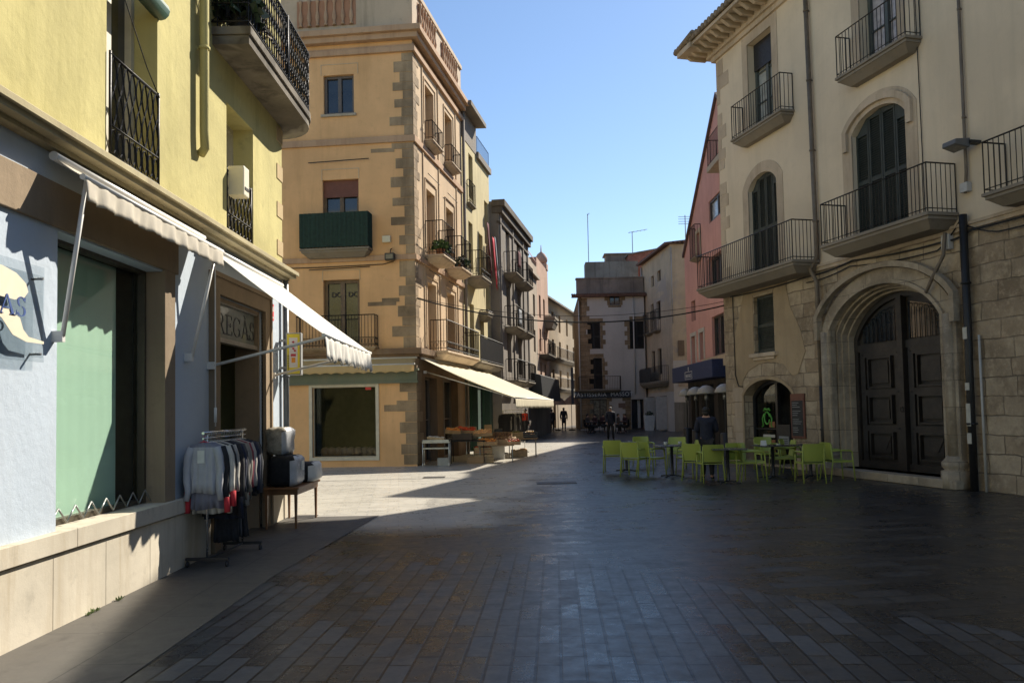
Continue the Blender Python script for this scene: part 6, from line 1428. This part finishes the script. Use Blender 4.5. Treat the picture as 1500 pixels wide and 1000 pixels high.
# ================================================================== wooden table with wrapped bundles
M_tw = plain('varnished_brown_wood', (.20, .09, .035), .4, var=.25, scale=5)
wt = thing('wooden_table', 'brown wooden table standing by the corner of the blue shop', 'table', (-3.40, 12.65, 0))
mb = MB(); mb.box(ID, -3.68, -3.14, 12.0, 13.35, .58, .615); mb.build('tabletop', M_tw, wt, bevel=.006)
mb = MB(); mb.box(ID, -3.64, -3.19, 12.05, 12.07, .50, .58); mb.box(ID, -3.19, -3.17, 12.05, 13.3, .50, .58); mb.box(ID, -3.65, -3.63, 12.05, 13.3, .50, .58); mb.box(ID, -3.64, -3.19, 13.28, 13.3, .50, .58); mb.build('apron', M_tw, wt)
for xx in (-3.63, -3.20):
    for yy in (12.07, 13.28): mb = MB(); mb.hexa([(xx + sx * r_, yy + sy * r_, z) for z, r_ in ((0, .014), (.58, .022)) for sx, sy in ((-1, -1), (1, -1), (1, 1), (-1, 1))]); mb.build('leg', M_tw, wt)
M_fbk = plain('black_non_woven', (.012, .012, .014), .8, var=.3); M_plas = plain('crumpled_clear_plastic', (.50, .51, .53), .22, var=.18, scale=6, bump=1.0); M_plt = plain('brown_plaid_in_plastic', (.33, .29, .22), .25, var=.5, scale=9, bump=.8)
def bundle(label, x0, x1, y0, y1, z0, z1, m_side, m_front, jit, seed):
    t = thing('duvet_bag', label, 'bag', ((x0 + x1) / 2, (y0 + y1) / 2, z0)); rn = random.Random(seed); mb = MB(); c = Vector(((x0 + x1) / 2, (y0 + y1) / 2, (z0 + z1) / 2)); h_ = Vector(((x1 - x0) / 2, (y1 - y0) / 2, (z1 - z0) / 2)); n = 12
    def sq_(a): return max(-1, min(1, a * 1.0))
    rows = []
    for i in range(n + 1):
        th = math.pi * i / n; row = []
        for j in range(2 * n + 1):
            g_ = 2 * math.pi * (j % (2 * n)) / (2 * n); v = Vector((math.sin(th) * math.cos(g_), math.sin(th) * math.sin(g_), math.cos(th))); m_ = (abs(v.x) ** 7 + abs(v.y) ** 7 + abs(v.z) ** 7) ** (1 / 7); q = v / m_
            rn2 = random.Random(seed * 1000 + i * 50 + (j % (2 * n))); q = q * (1 + (rn2.uniform(-jit, jit) * (.4 + .6 * ((i + j) % 2)) if 0 < i < n else 0)); row.append(c + Vector((q.x * h_.x, q.y * h_.y, q.z * h_.z)))
        rows.append(row)
    mb.grid(rows)
    mb.mi = []
    for i in range(n):
        for j in range(2 * n):
            a = rows[i][j] - c; mb.mi.append(1 if a.x > h_.x * .55 or (m_front == 2) else 0)
    mb.build('cover', [m_side, m_front if m_front != 2 else m_side], t); return t
b1 = bundle('square black duvet bag with a clear front, first on the wooden table', -3.62, -3.18, 12.02, 12.62, .615, 1.07, M_fbk, M_plas, .03, 1)
bundle('lower black bag with a white puffy end, at the far end of the wooden table', -3.60, -3.08, 12.75, 13.32, .615, .92, M_fbk, plain('white_padding', (.65, .64, .60), .7, bump=.5), .05, 2)
bundle('crumpled clear plastic bag of brown plaid bedding stacked on the black duvet bag', -3.68, -3.36, 12.15, 12.72, 1.07, 1.48, M_plt, M_plas, .09, 3)
mb = MB(); mb.box(ID, -3.175, -3.165, 12.28, 12.42, .84, .98); tag(mb.build('paper_label', MATS['white_card']), 'white paper label on the clear front of the square black bag', 'tag')

# ================================================================== fruit stall
M_crate = plain('pale_crate_wood', (.42, .30, .17), .8, var=.25, scale=9); M_card = plain('brown_cardboard', (.34, .22, .12), .85, var=.15); M_alu = plain('brushed_steel', (.34, .35, .34), .4, .6)
tr = thing('steel_trolley', 'small steel trolley on castors in front of the corner shop door', 'trolley', (-2.33, 25.05, 0))
mb = MB(); mb.box(ID, -2.76, -1.93, 24.8, 25.3, .70, .74); mb.box(ID, -2.76, -1.93, 24.8, 24.82, .74, .80); mb.box(ID, -2.76, -2.74, 24.8, 25.3, .74, .80); mb.box(ID, -1.95, -1.93, 24.8, 25.3, .74, .80); mb.build('top_tray', M_alu, tr)
mb = MB(); mb.box(ID, -2.74, -1.95, 24.82, 25.28, .52, .56); mb.build('shelf', M_alu, tr)
for xx in (-2.74, -1.95):
    for yy in (24.83, 25.27):
        mb = MB(); mb.tube([(xx, yy, .10), (xx, yy, .72)], .018, 8); l_ = mb.build('leg', plain('light_steel_tube', (.5, .5, .48), .35, .5), tr)
        mb = MB(); mb.tube([(xx - .015, yy, .05), (xx + .015, yy, .05)], .05, 14); mb.build('castor', M_white, l_)
def crate(label, cx, cy, z, lx, ly, h, rx=0, ry=0, rz=0, mat=None, fill=None, fmat=None, fr=.035, n=60, seed=1, name='fruit_crate', flab=None, slats=3):
    rn = random.Random(seed); t = thing(name, label, 'crate', (cx, cy, z)); t.rotation_euler = (R(rx), R(ry), R(rz)); t0 = .012
    def B(*a): q = LM(); q.box(LO, *a); return q
    mb = LM(); mb.box(LO, -lx / 2, lx / 2, -ly / 2, ly / 2, 0, t0); mb.build('base', mat or M_crate, t)
    hh = h / slats
    for nm, (a, b_, c, d) in (('side', (-lx / 2, lx / 2, -ly / 2 - t0, -ly / 2)), ('side', (-lx / 2, lx / 2, ly / 2, ly / 2 + t0)), ('end', (-lx / 2 - t0, -lx / 2, -ly / 2, ly / 2)), ('end', (lx / 2, lx / 2 + t0, -ly / 2, ly / 2))):
        mb = LM()
        for k in range(slats): mb.box(LO, a, b_, c, d, hh * k + .004, hh * (k + 1) - .006 * (slats > 1))
        mb.build(nm, mat or M_crate, t)
    if fmat:
        mb = LM()
        for i in range(n):
            x_, y_ = rn.uniform(-lx / 2 + fr, lx / 2 - fr), rn.uniform(-ly / 2 + fr, ly / 2 - fr); mb.blob((x_, y_, h * .55 + rn.random() * h * .55), fr, fr, fr * .9, 7, .05, rn)
        mb.box(LO, -lx / 2, lx / 2, -ly / 2, ly / 2, .02, h * .55); o = mb.build('fruit', fmat, t); o['kind'] = 'stuff'
    return t
M_tom = plain('tomato_red', (.60, .07, .02), .3, var=.3, scale=12); M_orn = plain('orange_peel', (.75, .28, .06), .5, var=.2, scale=12); M_pot = plain('potato_brown', (.22, .12, .07), .9, var=.4, scale=9); M_oni = plain('pale_onion', (.55, .38, .2), .5, var=.35, scale=9); M_gar = plain('garlic_white', (.55, .50, .42), .7, var=.2)
crate('flat tray of garlic lying on the steel trolley', -2.35, 25.05, .80, .50, .30, .07, ry=5, rz=-6, fmat=M_gar, n=40, fr=.03, seed=1, slats=1)
crate('small grey crate on the ground under the steel trolley', -2.12, 25.05, .0, .36, .28, .24, mat=plain('grey_plastic', (.30, .30, .28), .5), seed=2, slats=1)
def trestle(label, cx, cy, lx, ly, h, mt, legm, name='market_table', rz=0):
    t = thing(name, label, 'table', (cx, cy, 0), R(rz)); mb = LM(); mb.box(LO, -lx / 2, lx / 2, -ly / 2, ly / 2, h - .04, h); mb.build('tabletop', mt, t)
    for sx in (-1, 1):
        for sy in (-1, 1): mb = LM(); mb.tube([(sx * (lx / 2 - .06), sy * (ly / 2 - .05), 0), (sx * (lx / 2 - .06), sy * (ly / 2 - .05), h - .04)], .016, 6); mb.build('leg', legm, t)
    return t
trestle('dark market table nearest the shop door under the tomato crates', -1.45, 26.35, 1.15, 1.0, .72, M_dark, M_leg)
trestle('low market table with the brown potato tray', -.55, 26.4, 1.15, .8, .56, M_card, M_alu)
trestle('thin legged market table at the far end with two open boxes', .32, 28.9, 1.05, .7, .66, M_card, M_alu)
crate('upper tilted tray of red tomatoes on the dark market table', -1.52, 26.7, .98, .62, .42, .11, rx=16, ry=3, fmat=M_tom, n=90, seed=3)
crate('pale tray stacked beneath the upper tomato tray', -1.50, 26.55, .78, .62, .42, .14, rx=8, fmat=M_oni, n=50, seed=4)
crate('tilted tray of pale peaches right of the upper tomatoes', -.98, 26.45, .88, .60, .42, .11, rx=16, ry=-4, fmat=plain('peach', (.75, .42, .2), .5, var=.3, scale=12), n=80, seed=5)
crate('dark crate at the near edge of the dark market table', -1.62, 26.0, .74, .62, .34, .20, mat=plain('dark_crate_wood', (.07, .05, .035), .8), seed=6)
crate('tray of oranges and tomatoes sloping toward the potato table', -.82, 26.1, .60, .62, .40, .12, rx=14, fmat=M_orn, n=80, seed=7)
crate('long brown tray heaped with potatoes on the low table', -.48, 26.35, .58, 1.05, .50, .15, rx=4, mat=M_card, fmat=M_pot, n=160, seed=8, fr=.04, slats=1)
crate('wide brown box of onions beyond the potatoes', -.15, 26.7, .58, .50, .36, .16, mat=M_card, fmat=M_oni, n=70, seed=9, slats=1)
crate('open wooden box on the left of the far thin legged table', .10, 28.85, .67, .46, .40, .20, mat=M_crate, fmat=plain('mixed_greens', (.14, .16, .05), .6, var=.6, scale=9), n=50, seed=10)
crate('black plastic box on the right of the far thin legged table', .60, 28.85, .67, .46, .40, .20, mat=M_black, fmat=M_oni, n=40, seed=11)
crate('stack base crate under the upper tomato tray, left side', -1.85, 26.55, .72, .50, .40, .22, mat=MATS['dark_crate_wood'], fmat=M_oni, n=30, seed=21)
crate('pale crate of mixed fruit leaning on the left of the tomato trays', -1.92, 26.35, .96, .48, .36, .12, rx=12, ry=6, fmat=M_orn, n=50, seed=22)
crate('pale wooden crate on the ground below the peaches', -.95, 26.25, .0, .60, .40, .26, fmat=M_pot, n=40, seed=23)
crate('second pale wooden crate on top of the ground crate', -.98, 26.3, .27, .56, .38, .22, rz=6, fmat=M_tom, n=50, seed=24)
crate('small tray of red fruit at the right end of the potato table', .02, 26.15, .57, .40, .34, .12, rx=8, fmat=M_tom, n=50, seed=25)
crate('brown crate tipped up at the back of the potato table', -.35, 26.8, .74, .6, .36, .14, rx=22, mat=M_card, fmat=M_pot, n=60, seed=26)
crate('pale crate on the ground under the far thin legged table', .2, 28.9, .0, .55, .4, .25, fmat=M_oni, n=40, seed=27)
crate('cardboard box on the ground under the tables', -1.2, 26.0, .0, .5, .4, .2, mat=M_card, seed=12, slats=1)
mb = MB(); mb.hexa([(-.95 + a, 27.0 + b_, z) for a, b_, z in ((0, 0, .76), (.28, 0, .76), (.28, .03, .76), (0, .03, .76), (.0, .10, 1.18), (.24, .10, 1.18), (.24, .13, 1.18), (0, .13, 1.18))]); tag(mb.build('cardboard_flap', M_card), 'upright piece of cardboard behind the tomato trays', 'cardboard')
cn = thing('black_crate', 'tall black plastic crate between the fruit tables', 'crate', (-.50, 27.9, .0)); mb = MB(); mb.box(ID, -.64, -.36, 27.75, 28.1, .62, 1.02); mb.build('box', M_black, cn, bevel=.02); mb = MB(); mb.box(ID, -.75, -.3, 27.7, 28.2, 0, .62); mb.build('stand', plain('white_box', (.55, .54, .5), .6), cn, bevel=.01)
r2 = thing('clothes_rack', 'clothes rail of dark garments in front of the green framed shop', 'clothes rack', (.05, 31.5, 0))
mb = MB(); mb.tube([(-.42, 31.2, 1.62), (.48, 31.8, 1.62)], .018, 8); mb.build('rail', M_chrome, r2)
for xx, yy in ((-.38, 31.22), (.44, 31.78)):
    mb = MB(); mb.tube([(xx, yy, 0), (xx, yy, 1.62)], .016, 8); mb.build('post', M_chrome, r2); mb = MB(); mb.tube([(xx + .15, yy - .2, .03), (xx - .15, yy + .2, .03)], .018, 6); mb.build('foot', M_leg, r2)
cols = [(g_bk, 'black'), (G('ochre_knit', (.45, .28, .05)), 'ochre shouldered'), (g_bk, 'second black'), (G('lime_knit', (.42, .60, .05)), 'lime green collared'), (g_bk, 'third black'), (g_cr, 'pale grey'), (g_bk, 'fourth black'), (g_dg, 'charcoal'), (g_bk, 'fifth black'), (G('scarlet_knit', (.75, .06, .03)), 'bright red')]
for i, (mt, c) in enumerate(cols):
    xx = -.36 + i * .088; yy = 31.24 + i * .058; t = garment('%s garment on the far clothes rail by the green shop' % c, xx, yy, 1.5, .28 if 'red' in c else 1.05, .36, mt, None if 'red' in c else True, g_bk if c[0] in 'ol' else mt, None, 33, sl=.5, seed=70 + i, name='hanging_garment')
    t['group'] = 'garments on the far clothes rail'
    if c[0] in 'ol':
        for ch in bpy.data.objects:
            if ch.parent == t and ch.name.startswith('fabric'): ch.data.materials.append(g_bk); ch.data.polygons.foreach_set('material_index', [0 if k < 40 else 1 for k in range(len(ch.data.polygons))])
# weeds and drain covers
for k, (px, py) in enumerate(((98, 902), (107, 897), (146, 880))):
    x, y = ground(px, py); rn = random.Random(k); mb = MB()
    for i in range(26):
        g_ = rn.uniform(0, 6.28); c = Vector((-3.675 + rn.uniform(0, .03), y + rn.uniform(-.05, .05), .008)); a = Vector((math.cos(g_) * .5 + .3, math.sin(g_), rn.uniform(.5, 1.4))).normalized() * rn.uniform(.02, .045); b_ = a.cross(Vector((0, 0, 1))).normalized() * .007
        mb.face([c, c + a * .6 + b_, c + a, c + a * .6 - b_])
    tag(mb.build('weed', plain('weed_green', (.20, .26, .10), .8, var=.4)), ('small weed at the foot of the sunlit plinth, the left one', 'small weed tuft just right of the first on the plinth foot', 'small weed at the plinth foot nearest the shade')[k], 'weed')
for k, (px, py, sx, sy) in enumerate(((636, 699, .55, .35), (815, 707, .9, .5), (447, 757, .35, .35))):
    x, y = ground(px, py); mb = MB(); mb.box(ID, x - sx / 2, x + sx / 2, y - sy / 2, y + sy / 2, .0045, .013); tag(mb.build('drain_cover', plain('cast_iron_cover', (.06, .055, .05), .5, .3, var=.4, scale=20, bump=.5)), ('small iron cover in the sunlit paving before the corner shop', 'iron cover in the shaded middle of the street', 'iron cover beside the wooden table')[k], 'cover')
